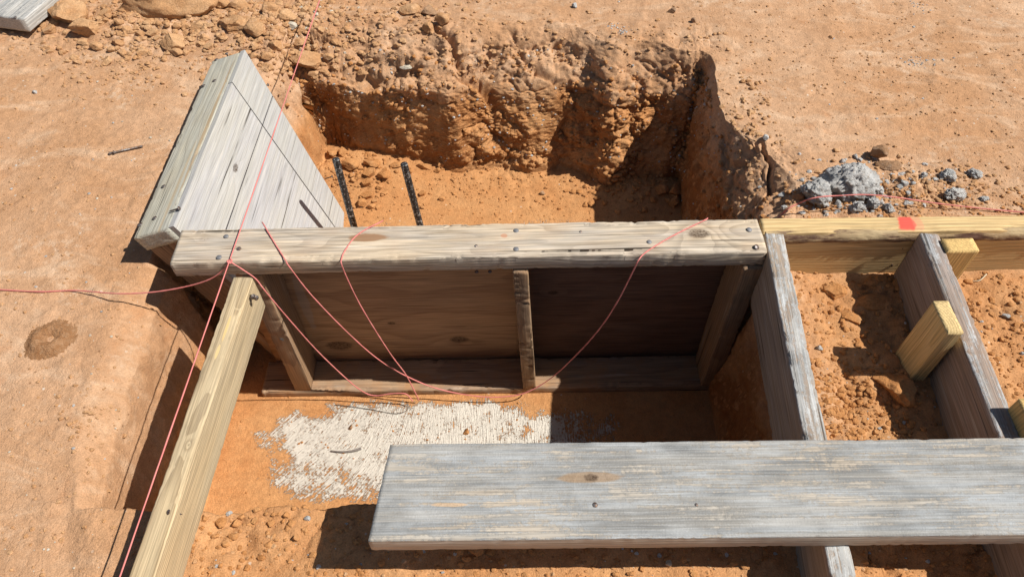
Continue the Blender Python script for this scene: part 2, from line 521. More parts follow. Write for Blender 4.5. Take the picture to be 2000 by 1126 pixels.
def prof(v, rim, mid, zmid, base, fl):
    """v grows outwards: fl inside base, zmid at mid, 0 at rim"""
    t1 = np.clip((v - base) / np.maximum(mid - base, 0.004), 0, 1)
    t2 = np.clip((v - mid) / np.maximum(rim - mid, 0.004), 0, 1)
    t1 = t1 ** 0.85
    t2 = t2 ** 0.8
    return np.where(v < mid, fl + (zmid - fl) * t1, zmid + (0 - zmid) * t2)


# far face
rimF, midF, basF = far_tab(X)
zmF = tab(QX, [(-0.75, -0.09), (-0.5, -0.09), (-0.3, -0.085), (-0.15, -0.10), (0, -0.12), (0.3, -0.11), (0.6, -0.10)])
zF = prof(QY, rimF, midF, zmF, basF, floor)
rimR, midR, basR = right_tab(Y)
zmR = tab(QY, [(0.3, -0.07), (0.95, -0.08), (1.1, -0.12), (1.3, -0.10), (1.38, -0.05), (1.7, -0.04)])
zR = prof(QX, rimR, midR, zmR, basR, floor)
rimL, midL, basL = left_tab(Y)
tl = np.clip((-QX - midL) / np.maximum(rimL - midL, 0.004), 0, 1)
zL = np.where(-QX < midL, prof(-QX, rimL, midL, -0.04 + 0 * QX, basL, floor), -0.04 * (1 - tl) ** 2)
# near face
rimN = -(0.447 + line1(X, 71) * 0.9)
zN = prof(-QY, rimN + 0.004, rimN - 0.012, -0.16 + 0 * X, rimN - 0.035, floor)
def smax(a, b, k):
    return np.minimum(0.5 * (a + b + np.sqrt((a - b) ** 2 + k * k)), 0)


Z = smax(smax(smax(zF, zR, 0.03), zL, 0.012), zN, 0.004)
inpit = sst(-0.01, -0.05, Z)
wallm = sst(-0.015, -0.05, Z) * sst(0.012, 0.06, Z - floor)
# broad undulation and local features
near = np.exp(-((np.abs(X) / 3) ** 4)) * np.exp(-((np.abs(Y - 1) / 3) ** 4))
Z = Z + (1 - inpit) * near * (fbm(X, Y, 0 * X, 1.6, 3, 9) * 0.012 + fbm(X, Y, 0 * X, 5, 4, 10) * 0.006)
Z = Z + (1 - inpit) * (-0.02) * sst(0.5, 0.62, X) * sst(1.0, 0.92, Y)


def pxw(px, py, z=0.0):
    g = G(px, py, z)
    return g.x, g.y


def gauss(cx, cy, rx, ry, a=0.0):
    c_, s_ = math.cos(a), math.sin(a)
    dx, dy = X - cx, Y - cy
    u, v = (dx * c_ + dy * s_) / rx, (-dx * s_ + dy * c_) / ry
    return np.exp(-(u * u + v * v))


cx, cy = pxw(752, 140, -0.06)                       # the shallow scrape in the bank
Z -= 0.042 * np.clip(gauss(cx, cy, 0.085, 0.022, 0.12) * 1.5, 0, 1)
Z += 0.016 * gauss(cx - 0.01, cy + 0.036, 0.10, 0.014, 0.12)
for (px, py, rx, ry, am) in [(330, 70, 0.35, 0.13, 0.022), (520, 60, 0.15, 0.12, 0.025), (200, 30, 0.2, 0.1, 0.02), (610, 120, 0.07, 0.10, 0.02), (900, 60, 0.25, 0.12, 0.012),
                             (1900, 260, 0.2, 0.03, -0.012), (1780, 310, 0.09, 0.02, -0.012), (1990, 60, 0.12, 0.05, 0.01)]:
    cx, cy = pxw(px, py)
    Z += am * gauss(cx, cy, rx, ry) * (1 - inpit)
rd = np.random.default_rng(12)
for _ in range(34):
    px, py = rd.uniform(0, 2000), rd.uniform(0, 1100)
    cx, cy = pxw(px, py)
    a_ = rd.uniform(0, 3.1)
    Z -= rd.uniform(0.001, 0.004) * (gauss(cx, cy, rd.uniform(0.05, 0.12), rd.uniform(0.018, 0.04), a_) - 0.9 * gauss(cx + 0.02, cy + 0.03, rd.uniform(0.05, 0.12), rd.uniform(0.01, 0.03), a_)) * (1 - inpit)
Z += 0.02 * gauss(-0.45, 1.56, 0.16, 0.07) * inpit
Z += 0.025 * gauss(0.38, 1.53, 0.14, 0.06) * inpit
# rough zones
rough = np.zeros_like(Z)
for (px, py, rx, ry, am) in [(330, 50, 0.45, 0.16, 1.0), (560, 90, 0.16, 0.22, 1.0), (760, 70, 0.3, 0.18, 0.8), (1000, 100, 0.3, 0.13, 1.0), (1250, 80, 0.25, 0.07, 0.8),
                             (1470, 330, 0.09, 0.16, 1.0), (1750, 370, 0.34, 0.07, 0.75)]:
    cx, cy = pxw(px, py)
    rough = np.maximum(rough, am * gauss(cx, cy, rx, ry))
rough = np.maximum(rough, 0.85 * sst(0.46, 0.43, Y) * sst(-0.62, -0.5, X) * sst(0.25, 0.36, Y) * (1 - 0.5 * sst(0.40, 0.33, Y)))
rough = np.maximum(rough, 0.9 * sst(0.5, 0.56, X) * sst(0.95, 0.9, Y))
rough = np.clip(rough, 0, 1)
# normals of the base, then push clods and crumbs out along them
def normals(PX, PY, PZ):
    dxx, dxy, dxz = np.gradient(PX, axis=1), np.gradient(PY, axis=1), np.gradient(PZ, axis=1)
    dyx, dyy, dyz = np.gradient(PX, axis=0), np.gradient(PY, axis=0), np.gradient(PZ, axis=0)
    nx = dxy * dyz - dxz * dyy
    ny = dxz * dyx - dxx * dyz
    nz = dxx * dyy - dxy * dyx
    l = np.sqrt(nx * nx + ny * ny + nz * nz) + 1e-12
    return nx / l, ny / l, nz / l


n_x, n_y, n_z = normals(X, Y, Z)
f1, f2 = worley(X, Y, Z, 17, 4)
g1_, g2_ = worley(X + 0.01 * f1, Y, Z, 44, 14)
h1_, h2_ = worley(X, Y, Z, 95, 24)
lump = (0.45 - f1) * 0.030
crumb = (0.5 - g1_) * 0.016
tiny = (0.5 - h1_) * 0.0075
patch = sst(-0.25, 0.25, fbm(X, Y, Z, 9, 3, 77))
ra = np.clip(wallm * 0.9 + rough * 0.75, 0, 1) * near
wallq = wallm * near
farw = wallm * sst(1.35, 1.5, Y)
side = wallm * sst(0.44, 0.47, X) * sst(1.5, 1.3, Y)
k1_, k2_ = worley(X + 0.02 * h1_, Y, Z, 190, 34)
shelf = gauss(0.56, 1.2, 0.06, 0.14)
leftw = sst(-0.60, -0.66, X) * sst(1.0, 0.9, Y)
D = ra * (lump * (0.35 + 0.65 * patch) + crumb * (0.25 + 0.75 * patch) + tiny * (0.4 + 0.8 * patch) + (0.5 - k1_) * 0.0035) + ra * fbm(X, Y, Z, 14, 5, 8, 0.6) * 0.016
D -= ra * np.maximum(0, 0.10 - (f2 - f1)) * 0.06 * sst(-0.1, 0.2, fbm(X, Y, Z, 12, 3, 99))
D *= (1 - 0.6 * leftw)
D *= (1 - 0.25 * side)
D += side * np.abs(fbm(X, Y * 1.0, Z * 0.25, 30, 4, 81)) * 0.018
D += (1 - ra) * near * (tiny * 0.10 + fbm(X, Y, Z, 38, 4, 18) * 0.0016 + np.maximum(0, fbm(X, Y, Z, 22, 4, 19) - 0.10) * 0.006 * (1 - inpit))
lip = (1 - inpit) * near * np.exp(-((np.abs(Z) / 0.03) ** 2)) * 0
PX, PY, PZ = X + n_x * D, Y + n_y * D, Z + n_z * D
# cracks
def crackline(pts, wid, dep):
    d = np.full(X.shape, 9.0)
    P = [pxw(*p) for p in pts]
    jx = fbm(X, Y, 0 * X, 40, 2, 61) * 0.006
    for (ax, ay), (bx, by) in zip(P[:-1], P[1:]):
        t = np.clip(((X - ax) * (bx - ax) + (Y - ay) * (by - ay)) / ((bx - ax) ** 2 + (by - ay) ** 2), 0, 1)
        d = np.minimum(d, np.hypot(X + jx - ax - t * (bx - ax), Y - ay - t * (by - ay)))
    return -dep * np.exp(-(d / wid) ** 2)


PZ += crackline([(1478, 280, 0), (1470, 330, -0.08), (1482, 370, -0.1), (1490, 425, -0.1)], 0.0035, 0.03)
PZ += crackline([(850, 60, 0), (880, 75, 0), (895, 105, 0), (930, 120, -.02), (960, 145, -.05)], 0.010, 0.03)
PZ += crackline([(1000, 60, 0), (1030, 110, -.03), (1080, 130, -.05)], 0.007, 0.016)
cx, cy = pxw(98, 662)                        # ant hill stands here

idx = np.arange(NX * NY).reshape(NY, NX)
F = np.stack([idx[:-1, :-1], idx[:-1, 1:], idx[1:, 1:], idx[1:, :-1]], -1).reshape(-1, 4)
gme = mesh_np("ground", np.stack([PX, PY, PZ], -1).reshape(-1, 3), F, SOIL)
ground = link("ground", gme)
ground['kind'] = 'structure'
tag(ground, "bare orange sandy ground with a dug footing hole and white lime on its floor", None)


def gz(x, y):
    i = int(np.clip(np.searchsorted(AX, x) - 1, 0, NX - 2))
    for _ in range(3):
        j = int(np.clip(np.searchsorted(Y[:, i], y) - 1, 0, NY - 2))
        i = int(np.clip(np.searchsorted(X[j], x) - 1, 0, NX - 2))
    tx = min(1, max(0, (x - X[j, i]) / (X[j, i + 1] - X[j, i])))
    ty = min(1, max(0, (y - Y[j, i]) / (Y[j + 1, i] - Y[j, i])))
    return (PZ[j, i] * (1 - tx) + PZ[j, i + 1] * tx) * (1 - ty) + (PZ[j + 1, i] * (1 - tx) + PZ[j + 1, i + 1] * tx) * ty


def drop(px, py, z=0.0):
    """where the sight line meets the ground, starting from a guessed height"""
    for _ in range(8):
        p = G(px, py, z)
        z = 0.5 * z + 0.5 * float(gz(p.x, p.y))
    p.z = float(gz(p.x, p.y))
    return p


# ------------------------------------------------------------------ stones and clods
def ico(sub):
    bm = bmesh.new()
    bmesh.ops.create_icosphere(bm, subdivisions=sub, radius=1)
    v = np.array([a.co[:] for a in bm.verts])
    f = np.array([[q.index for q in a.verts] for a in bm.faces])
    bm.free()
    return v, f


ICO = {k: ico(k) for k in (1, 2, 3, 4, 5)}


def clod_verts(sub, seed, cuts=9, rough_=0.06, billow=0.0, soft=0.0):
    v, f = ICO[sub]
    v = v.copy()
    r = np.random.default_rng(seed)
    for _ in range(cuts):
        n = r.normal(size=3)
        n /= np.linalg.norm(n)
        d = r.uniform(0.45, 0.8)
        s_ = v @ n
        over = np.maximum(0, s_ - d)
        v -= np.outer(over * (1 - soft), n)
    nn = v / (np.linalg.norm(v, axis=1, keepdims=True) + 1e-9)
    o = seed * 5.3
    dd = fbm(v[:, 0] + o, v[:, 1], v[:, 2], 2.2, 4, seed) * rough_
    if billow:
        a, b = worley(v[:, 0] + o, v[:, 1], v[:, 2], 2.1, seed)
        c_, e_ = worley(v[:, 0] + o, v[:, 1], v[:, 2], 5.5, seed + 3)
        w3, w4 = worley(v[:, 0] + o, v[:, 1], v[:, 2], 11, seed + 6)
        dd = dd + (0.5 - a) * billow + (0.5 - c_) * billow * 0.75 + (0.5 - w3) * billow * 0.85
    return v + nn * dd[:, None], f


def rot_mat(r):
    q = r.normal(size=4)
    q /= np.linalg.norm(q)
    a, b, c_, d = q
    return np.array([[1 - 2 * (c_ * c_ + d * d), 2 * (b * c_ - a * d), 2 * (b * d + a * c_)],
                     [2 * (b * c_ + a * d), 1 - 2 * (b * b + d * d), 2 * (c_ * d - a * b)],
                     [2 * (b * d - a * c_), 2 * (c_ * d + a * b), 1 - 2 * (b * b + c_ * c_)]])


def stuff(name, label, spots, mat, sub=1, flat=0.7, seed=1):
    """spots: array of x, y, z, radius"""
    r = np.random.default_rng(seed)
    protos = [clod_verts(sub, 100 + k, 6, 0.12) for k in range(6)]
    vs, fs, n = [], [], 0
    for (x, y, z, rad) in spots:
        v, f = protos[r.integers(6)]
        a = v @ rot_mat(r).T * (rad * np.array([r.uniform(.8, 1.3), r.uniform(.7, 1.1), flat * r.uniform(.7, 1.1)]))
        vs.append(a + (x, y, z + rad * 0.15))
        fs.append(f + n)
        n += len(v)
    o = link(name, mesh_np(name, np.concatenate(vs), np.concatenate(fs), mat, smooth=False))
    tag(o, label, name.replace('_', ' '), kind='stuff')
    return o


def region(r, x0_, y0_, x1_, y1_, n, smin, smax, z=0.0, pw=2.5):
    out = []
    for _ in range(n):
        px, py = r.uniform(x0_, x1_), r.uniform(y0_, y1_)
        p = G(px, py, z)
        g = float(gz(p.x, p.y))
        if abs(g - z) > 0.07:
            continue
        out.append((p.x, p.y, g, smin + (smax - smin) * r.random() ** pw))
    return out


def blobr(r, cx_, cy_, sx_, sy_, n, smin, smax, z=0.0, pw=2.5):
    out = []
    for _ in range(n):
        px, py = r.normal(cx_, sx_), r.normal(cy_, sy_)
        p = G(px, py, z)
        g = float(gz(p.x, p.y))
        if abs(g - z) > 0.08:
            continue
        out.append((p.x, p.y, g, smin + (smax - smin) * r.random() ** pw))
    return out


r_ = np.random.default_rng(3)
S = []
S += region(r_, -60, -40, 2060, 1126, 4200, 0.0010, 0.0048)
S += region(r_, 1300, -40, 2060, 420, 900, 0.0010, 0.0050)
S += blobr(r_, 330, 60, 160, 38, 1500, 0.002, 0.013)
S += blobr(r_, 560, 70, 60, 55, 900, 0.002, 0.013)
S += blobr(r_, 760, 60, 130, 50, 900, 0.0015, 0.010)
S += blobr(r_, 1050, 80, 200, 25, 600, 0.0015, 0.008)
S += blobr(r_, 1460, 250, 25, 60, 300, 0.0015, 0.009)
S += blobr(r_, 1760, 370, 120, 28, 900, 0.0015, 0.008)
S += blobr(r_, 1640, 120, 280, 90, 700, 0.001, 0.0045)
S += blobr(r_, 200, 830, 60, 50, 150, 0.0015, 0.006)
S += blobr(r_, 250, 130, 90, 30, 300, 0.0015, 0.008)
stuff("dry_soil_crumbs", "dry tan soil crumbs strewn over the hard ground and banks", S, CLOD, 2, 0.7, 5)
S = []
S += region(r_, 620, 300, 1350, 440, 900, 0.001, 0.0045, -0.37)
S += blobr(r_, 700, 345, 45, 28, 260, 0.002, 0.011, -0.35)
S += blobr(r_, 950, 375, 80, 22, 200, 0.002, 0.007, -0.37)
S += blobr(r_, 1250, 365, 60, 24, 500, 0.002, 0.013, -0.37)
S += region(r_, 440, 780, 1400, 985, 250, 0.001, 0.004, -0.40)
S += region(r_, 370, 990, 1500, 1126, 900, 0.001, 0.007, 0.0, 3)
S += region(r_, 1540, 530, 1800, 860, 900, 0.001, 0.008, -0.02, 3)
S += blobr(r_, 1650, 790, 70, 40, 500, 0.002, 0.008, -0.02)
S += region(r_, 1880, 530, 2040, 860, 700, 0.001, 0.008, -0.02, 3)
S += region(r_, 1660, 1050, 2040, 1126, 250, 0.001, 0.006, -0.02, 3)
S += region(r_, 1540, 370, 2040, 425, 500, 0.001, 0.006, 0.0, 3)
stuff("orange_soil_crumbs", "orange soil crumbs on the floor of the hole and between the timbers", S, ORANGE, 2, 0.7, 6)
# crumbs and grit stuck in the dug faces
wi = np.argwhere((wallm > 0.5) & (Y > 1.0) & (near > 0.5))
pick = wi[r_.choice(len(wi), 5200, replace=False)]
W_ = [(PX[a, b], PY[a, b], PZ[a, b], 0.0012 + 0.0075 * r_.random() ** 4) for a, b in pick if patch[a, b] > r_.random() * 0.7]
stuff("bank_crumbs", "small soil crumbs stuck in the dug faces of the hole", W_, ORANGE, 2, 0.9, 7)
pick = wi[r_.choice(len(wi), 750, replace=False)]
W_ = [(PX[a, b], PY[a, b], PZ[a, b], 0.0010 + 0.0042 * r_.random() ** 3) for a, b in pick]
W_ += region(r_, -20, -20, 2040, 1126, 230, 0.001, 0.0042, 0.0, 1.5) + blobr(r_, 1700, 360, 80, 24, 190, 0.002, 0.009) + blobr(r_, 1650, 395, 50, 14, 60, 0.003, 0.010) + region(r_, 1540, 530, 2040, 860, 40, 0.001, 0.005, -0.02)
W_ += blobr(r_, 1212, 60, 12, 5, 45, 0.001, 0.004) + blobr(r_, 1195, 52, 8, 4, 20, 0.001, 0.004) + blobr(r_, 1792, 120, 15, 6, 60, 0.001, 0.0035) + blobr(r_, 1795, 15, 14, 7, 30, 0.001, 0.0035)
W_ += region(r_, 370, 990, 1400, 1126, 40, 0.001, 0.006)
stuff("grey_grit", "grey grit and concrete chips scattered over ground and banks", W_, CONC, 2, 0.8, 8)
W_ = blobr(r_, 640, 45, 40, 25, 60, 0.002, 0.008) + region(r_, 0, 150, 1960, 420, 70, 0.001, 0.004) + region(r_, 0, 500, 240, 1120, 40, 0.001, 0.0035)
stuff("pale_grit", "pale limestone grit scattered on the hard ground", W_, PALE, 2, 0.8, 9)

# single clods: px, py, width px, height px, material, height factor, label, group
CM = {}


def clod_mesh(kind, k, mat):
    key = (kind, k, mat.name)
    if key not in CM:
        if kind == 'clod':
            v, f = clod_verts(4, 40 + k, 10, 0.10, 0.03)
        elif kind == 'big':
            v, f = clod_verts(5, 60 + k, 11, 0.13, 0.04)
        else:
            v, f = clod_verts(5, 80 + k, 3 if k == 1 else 6, 0.22, 0.32, 0.3)
            if k == 1:
                tz = np.clip((v[:, 2] + 0.7) / 1.6, 0, 1)
                v[:, 0] *= 1.18 - 0.75 * tz
                v[:, 1] *= 1.18 - 0.6 * tz
                v[:, 0] += 0.1 * tz
        CM[key] = mesh_np({'clod': "soil_clod", 'big': "soil_clod", 'conc': "concrete_lump"}[kind], v, f, mat)
    return CM[key]


def rock(name, kind, px, py, wpx, hpx, mat, label, cat, group=None, z=0.0, tall=0.6, sink=0.25, rz=None, k=None):
    p = drop(px, py + hpx * 0.12, z)
    dep = (p - CAM).dot(fw)
    rx = wpx / FPX * dep / 2 * (0.93 if kind == 'conc' else 1.12)
    ry = rx * min(1.2, max(0.5, hpx / wpx * 1.15))
    rzv = min(rx, ry) * tall
    rr = random.Random(int(px * 7 + py))
    k = rr.randrange(7) if k is None else k
    me = clod_mesh(kind, k, mat)
    a = rr.uniform(-0.5, 0.5) if rz is None else rz
    M = Matrix.Translation((p.x, p.y, p.z + rzv * (1 - 2 * sink))) @ Matrix.Rotation(a, 4, 'Z') @ Matrix.Diagonal((rx, ry, rzv, 1))
    o = link(name, me, world=M)
    tag(o, label, cat, group)
    return o


GR1 = "soil clods heaped along the far left bank"
B = 'big'
rock("soil_clod", B, 328, 14, 178, 78, CLOD, "largest tan boulder of dried soil, cut by the top of the picture", "soil clod", GR1, 0.02, 0.8, 0.25, 0.1, 1)
rock("soil_clod", B, 137, 30, 66, 66, CLOD, "rounded tan clod just right of the grey plank end in the corner", "soil clod", GR1, 0.02, 0.8, 0.3, 0.3, 2)
rock("soil_clod", B, 170, 55, 76, 38, CLOD, "long flattish clod lying below the rounded clod near the corner plank", "soil clod", GR1, 0.02, 0.8, 0.3, 0.2, 3)
rock("soil_clod", B, 338, 82, 60, 42, CLOD, "diamond shaped clod alone below the largest boulder of soil", "soil clod", GR1, 0.02, 0.6, 0.3, 0.1, 4)
rock("soil_clod", B, 455, 48, 84, 44, CLOD, "flat slab of dried soil right of the largest boulder", "soil clod", GR1, 0.02, 0.5, 0.35, -0.4, 5)
rock("soil_clod", B, 503, 56, 44, 42, CLOD, "broken clod between the flat slab and the pink string", "soil clod", GR1, 0.02, 0.6, 0.3, 0.4, 6)
rock("soil_clod", B, 598, 122, 56, 42, CLOD, "blocky clod on the rim beside the pink string", "soil clod", GR1, 0.02, 0.7, 0.25, 0.2, 2)
rock("soil_clod", 'clod', 100, 60, 26, 22, CLOD, "small clod between the corner plank and the rounded clod", "soil clod", GR1, 0.01)
rock("soil_clod", 'clod', 212, 119, 28, 22, CLOD, "small clod lowest on the bare ground, left of the leaning panel top", "soil clod", GR1, 0.0, 0.5)
rock("soil_clod", 'clod', 390, 50, 42, 24, CLOD, "low clod tucked under the right end of the largest boulder", "soil clod", GR1, 0.02, 0.6)
more = [(562, 36, 42, 30), (470, 14, 50, 24), (525, 20, 34, 26), (430, 8, 40, 22), (345, 103, 26, 16), (277, 104, 26, 14), (188, 92, 26, 18), (232, 86, 24, 16), (540, 92, 28, 24),
        (520, 112, 26, 18), (560, 128, 24, 20), (585, 84, 24, 18), (615, 92, 20, 16), (640, 112, 24, 14), (595, 20, 24, 18), (625, 60, 20, 14), (655, 84, 22, 14), (498, 90, 20, 14),
        (410, 92, 24, 14), (372, 78, 18, 12), (300, 66, 30, 16), (250, 60, 24, 16), (208, 28, 28, 18), (90, 92, 20, 10), (480, 104, 22, 14), (550, 60, 20, 14), (505, 82, 22, 12),
        (575, 100, 18, 12), (680, 60, 18, 12), (700, 30, 18, 10), (610, 145, 22, 14), (655, 134, 20, 12), (680, 112, 18, 12), (435, 76, 22, 14), (160, 84, 20, 12)]
ORD = ["first", "second", "third", "fourth", "fifth", "sixth", "seventh", "eighth", "ninth", "tenth", "eleventh", "twelfth"]


def where(a, b):
    if a < 300:
        return "small clods near the largest boulder's left end"
    if a < 425:
        return "small clods just below the largest boulder"
    if a < 515:
        return "small clods above the leaning panel's tip"
    if a < 580:
        return "small clods in the rubble left of the pink string"
    return "small clods in the rubble right of the pink string"


cnt = {}
for (a, b, c_, d) in sorted(more):
    w_ = where(a, b)
    k = cnt.get(w_, 0)
    cnt[w_] = k + 1
    rock("soil_clod", 'clod', a, b, c_, d, CLOD, ORD[k] + " from the left of the " + w_, "soil clod", GR1, 0.02, 0.7)
rock("pale_stone", 'clod', 570, 53, 20, 16, PALE, "whitish stone beside the pink string near the top", "stone", None, 0.02, 0.8)
rock("pale_stone", 'clod', 797, 138, 34, 16, PALE, "cream coloured flake at the end of the scraped hollow in the far bank", "stone", None, -0.07, 0.4, 0.4)
rock("soil_clod", 'clod', 800, 21, 38, 26, CLOD, "squarish tan clod at the top, left of the brown stone", "soil clod", None, 0.01, 0.7)
rock("brown_stone", 'clod', 839, 25, 34, 26, DARKC, "flat brown stone beside the squarish clod at the top", "stone", None, 0.01, 0.6)
rock("soil_clod", 'clod', 862, 42, 30, 20, CLOD, "dark sided clod at the head of the broken bank edge", "soil clod", None, 0.01, 1.0)
rock("soil_clod", 'clod', 838, 60, 24, 22, CLOD, "upright clod on the bank edge under the brown stone", "soil clod", None, 0.01, 1.0)
rock("brown_stone", 'clod', 1314, 22, 20, 14, DARKC, "round brown pebble alone on the ground near the top edge", "stone", None, 0.0, 0.9)
rock("brown_stone", 'clod', 1355, 42, 12, 11, DARKC, "smaller round brown pebble right of its bigger neighbour", "stone", None, 0.0, 0.9)
rock("grey_pebble", 'clod', 1122, 13, 13, 11, CONC, "grey pebble on the ground above the middle of the hole", "pebble", None, 0.0, 0.8)
rock("grey_pebble", 'clod', 1493, 270, 13, 11, CONC, "smooth grey pebble on the crumbling right rim", "pebble", None, 0.0, 0.9)
rock("grey_pebble", 'clod', 69, 181, 9, 8, CONC, "small grey pebble on the flat ground at left", "pebble", None, 0.0, 0.8)
# rubble on the hole floor behind the form
GR2 = "clods on the hole floor by the steel bars"
for (a, b, c_, d, l) in [(649, 300, 20, 16, "small clod left of the two at the foot of the far bank"), (668, 299, 18, 24, "upright clod at the foot of the bank behind the left bar"),
                         (683, 322, 36, 24, "broad clod just behind the left steel bar"), (727, 321, 32, 20, "pointed clod against the dark foot of the far bank"),
                         (751, 343, 24, 22, "dark sided clod nearest the right steel bar"), (724, 338, 32, 18, "flat clod in front of the pointed clod"),
                         (719, 357, 26, 16, "clod at the front of the heap between the bars"), (719, 382, 32, 14, "thin flake lying apart between the bars"),
                         (706, 397, 20, 18, "tilted flake in front of the thin one"), (727, 404, 18, 12, "last small flake nearest the grey top plank")]:
    rock("soil_clod", 'clod', a, b, c_, d, ORANGE, l, "soil clod", GR2, -0.35, 0.75)
for k, (a, b, c_, d) in enumerate(sorted([(700, 345, 18, 12), (690, 352, 14, 10), (740, 366, 14, 10), (708, 338, 14, 10), (775, 322, 26, 14), (800, 334, 24, 12), (830, 326, 30, 14), (856, 332, 18, 12), (826, 378, 16, 12),
                      (862, 388, 14, 10), (860, 322, 16, 14)])):
    rock("soil_clod", 'clod', a, b, c_, d, ORANGE, ORD[k] + " from the left of the little crumbs at the foot of the far bank", "soil clod", GR2, -0.35, 0.7)
GR3 = "clods in the shaded right corner of the hole"
for (a, b, c_, d, l) in [(1292, 369, 22, 26, "clod at the left of the trio in the shaded corner"), (1319, 375, 32, 24, "largest clod of the trio in the shaded corner"),
                         (1317, 394, 24, 22, "lowest clod of the trio in the shaded corner"), (1205, 343, 20, 12, "clod lying in shade at the foot of the far bank"),
                         (1228, 340, 14, 12, "smaller clod just right of the one in shade at the bank foot"), (1248, 325, 20, 14, "clod above the corner rubble on the bank foot")]:
    rock("soil_clod", 'clod', a, b, c_, d, ORANGE, l, "soil clod", GR3, -0.36, 0.9)
rock("brown_stone", 'clod', 1059, 378, 13, 8, DARKC, "dark pebble alone on the sunlit floor behind the form", "stone", None, -0.37, 0.9)
# between the timbers
rock("soil_clod", B, 1748, 750, 84, 72, ORANGE, "big rounded clod below the yellow stake between the joists", "soil clod", "clods between the joists", -0.02, 0.55, 0.3, -0.3, 0)
for (a, b, c_, d, l) in [(1628, 568, 60, 40, "flat broken slab in shade right of the first joist"), (1700, 590, 70, 34, "long flake of soil in shade under the second joist's end"),
                         (1665, 618, 60, 26, "thin lit flake edge in the middle between the joists"), (1760, 560, 50, 44, "slab of soil leaning at the foot of the second joist"),
                         (1700, 548, 40, 18, "small slab under the yellow header board")]:
    rock("soil_clod", B, a, b, c_, d, ORANGE, l, "soil clod", "clods between the joists", -0.02, 0.4, 0.3)
rock("grey_pebble", 'clod', 1600, 680, 14, 10, CONC, "grey chip in the dirt beside the first joist", "pebble", None, -0.02, 0.8)
rock("grey_pebble", 'clod', 1963, 617, 16, 10, CONC, "grey pebble in the dirt right of the second joist", "pebble", None, -0.02, 0.8)
rock("grey_pebble", 'clod', 686, 834, 10, 12, DARKC, "dark pebble standing on the white lime", "pebble", None, -0.40, 1.0)
rock("soil_clod", 'clod', 912, 843, 15, 12, ORANGE, "orange crumb on the white lime", "soil clod", None, -0.40, 0.8)
for k, (a, b, c_, d) in enumerate(sorted([(433, 1018, 20, 22), (463, 1022, 20, 16), (500, 1015, 18, 12), (530, 1020, 14, 14), (456, 1046, 18, 14), (560, 1005, 16, 12), (400, 1012, 16, 14)])):
    rock("soil_clod", 'clod', a, b, c_, d, ORANGE, ORD[k] + " clod from the left on the near rim beside the light stud", "soil clod", "clods on the near rim", 0.0, 0.7)
for k, (a, b, c_, d) in enumerate(sorted([(930, 1070, 30, 26), (960, 1078, 22, 18), (900, 1072, 22, 22), (760, 1064, 18, 14), (1150, 1064, 22, 14), (820, 1075, 18, 14), (1020, 1070, 18, 14)])):
    rock("soil_clod", 'clod', a, b, c_, d, ORANGE, ORD[k] + " clod from the left in the shadow below the grey plank", "soil clod", "clods under the grey plank", 0.0, 0.6)
rock("brown_stone", 'clod', 1305, 1098, 12, 14, PALE, "pale pebble on the sunlit dirt in front of the grey plank", "pebble", None, 0.0, 0.9)
# concrete crumbs
GR4 = "lumps of grey concrete on the right rim"
C_ = 'conc'
rock("concrete_lump", C_, 1657, 352, 128, 84, CONC, "largest grey concrete lump, shaped like a pyramid", "concrete lump", GR4, 0, 0.75, 0.2, 0.1, 1)
rock("concrete_lump", C_, 1592, 381, 68, 56, CONC, "second largest concrete lump, crossed by the pink string", "concrete lump", GR4, 0, 0.8, 0.2, 0.0, 2)
rock("concrete_lump", C_, 1632, 380, 34, 18, CONC, "small concrete lump wedged between the two largest", "concrete lump", GR4, 0, 0.8, 0.2, 0.0, 3)
rock("concrete_lump", C_, 1712, 373, 22, 26, CONC, "narrow concrete lump touching the pyramid's right foot", "concrete lump", GR4, 0, 0.9, 0.2, 0.0, 4)
rock("concrete_lump", C_, 1702, 398, 28, 34, CONC, "concrete lump standing just below the pink string", "concrete lump", GR4, 0, 0.8, 0.2, 0.0, 5)
rock("concrete_lump", C_, 1672, 407, 36, 26, CONC, "concrete lump nearest the yellow board, left of two", "concrete lump", GR4, 0, 0.8, 0.2, 0.0, 6)
rock("concrete_lump", C_, 1734, 405, 22, 22, CONC, "small round concrete lump nearest the yellow board, right of two", "concrete lump", GR4, 0, 0.8, 0.2, 0.0, 1)
rock("concrete_lump", C_, 1850, 346, 38, 28, CONC, "concrete lump apart on the right, left of the upper pair", "concrete lump", GR4, 0, 0.8, 0.2, 0.4, 2)
rock("concrete_lump", C_, 1901, 339, 34, 24, CONC, "concrete lump in a small hollow, farthest right of the upper pair", "concrete lump", GR4, 0, 0.7, 0.2, 0.0, 3)
rock("concrete_lump", C_, 1858, 383, 50, 26, CONC, "long jagged concrete lump above the far string end", "concrete lump", GR4, 0, 0.9, 0.2, 0.1, 4)
rock("concrete_lump", C_, 1920, 388, 24, 13, CONC, "flattest small concrete lump at far right", "concrete lump", GR4, 0, 0.7, 0.3, 0.0, 5)
rock("concrete_lump", C_, 1802, 343, 16, 13, CONC, "tiny concrete lump left of the upper pair", "concrete lump", GR4, 0, 0.8, 0.2, 0.0, 6)
rock("concrete_lump", C_, 1704, 338, 18, 12, CONC, "tiny concrete lump right above the pyramid's slope", "concrete lump", GR4, 0, 0.8, 0.2, 0.0, 1)
rock("concrete_lump", C_, 1670, 306, 10, 12, CONC, "tiny concrete lump just behind the pyramid's tip", "concrete lump", GR4, 0, 0.9, 0.2, 0.0, 2)
rock("concrete_lump", C_, 1612, 414, 14, 9, CONC, "tiny concrete chip in front of the second largest lump", "concrete lump", GR4, 0, 0.7, 0.2, 0.0, 3)
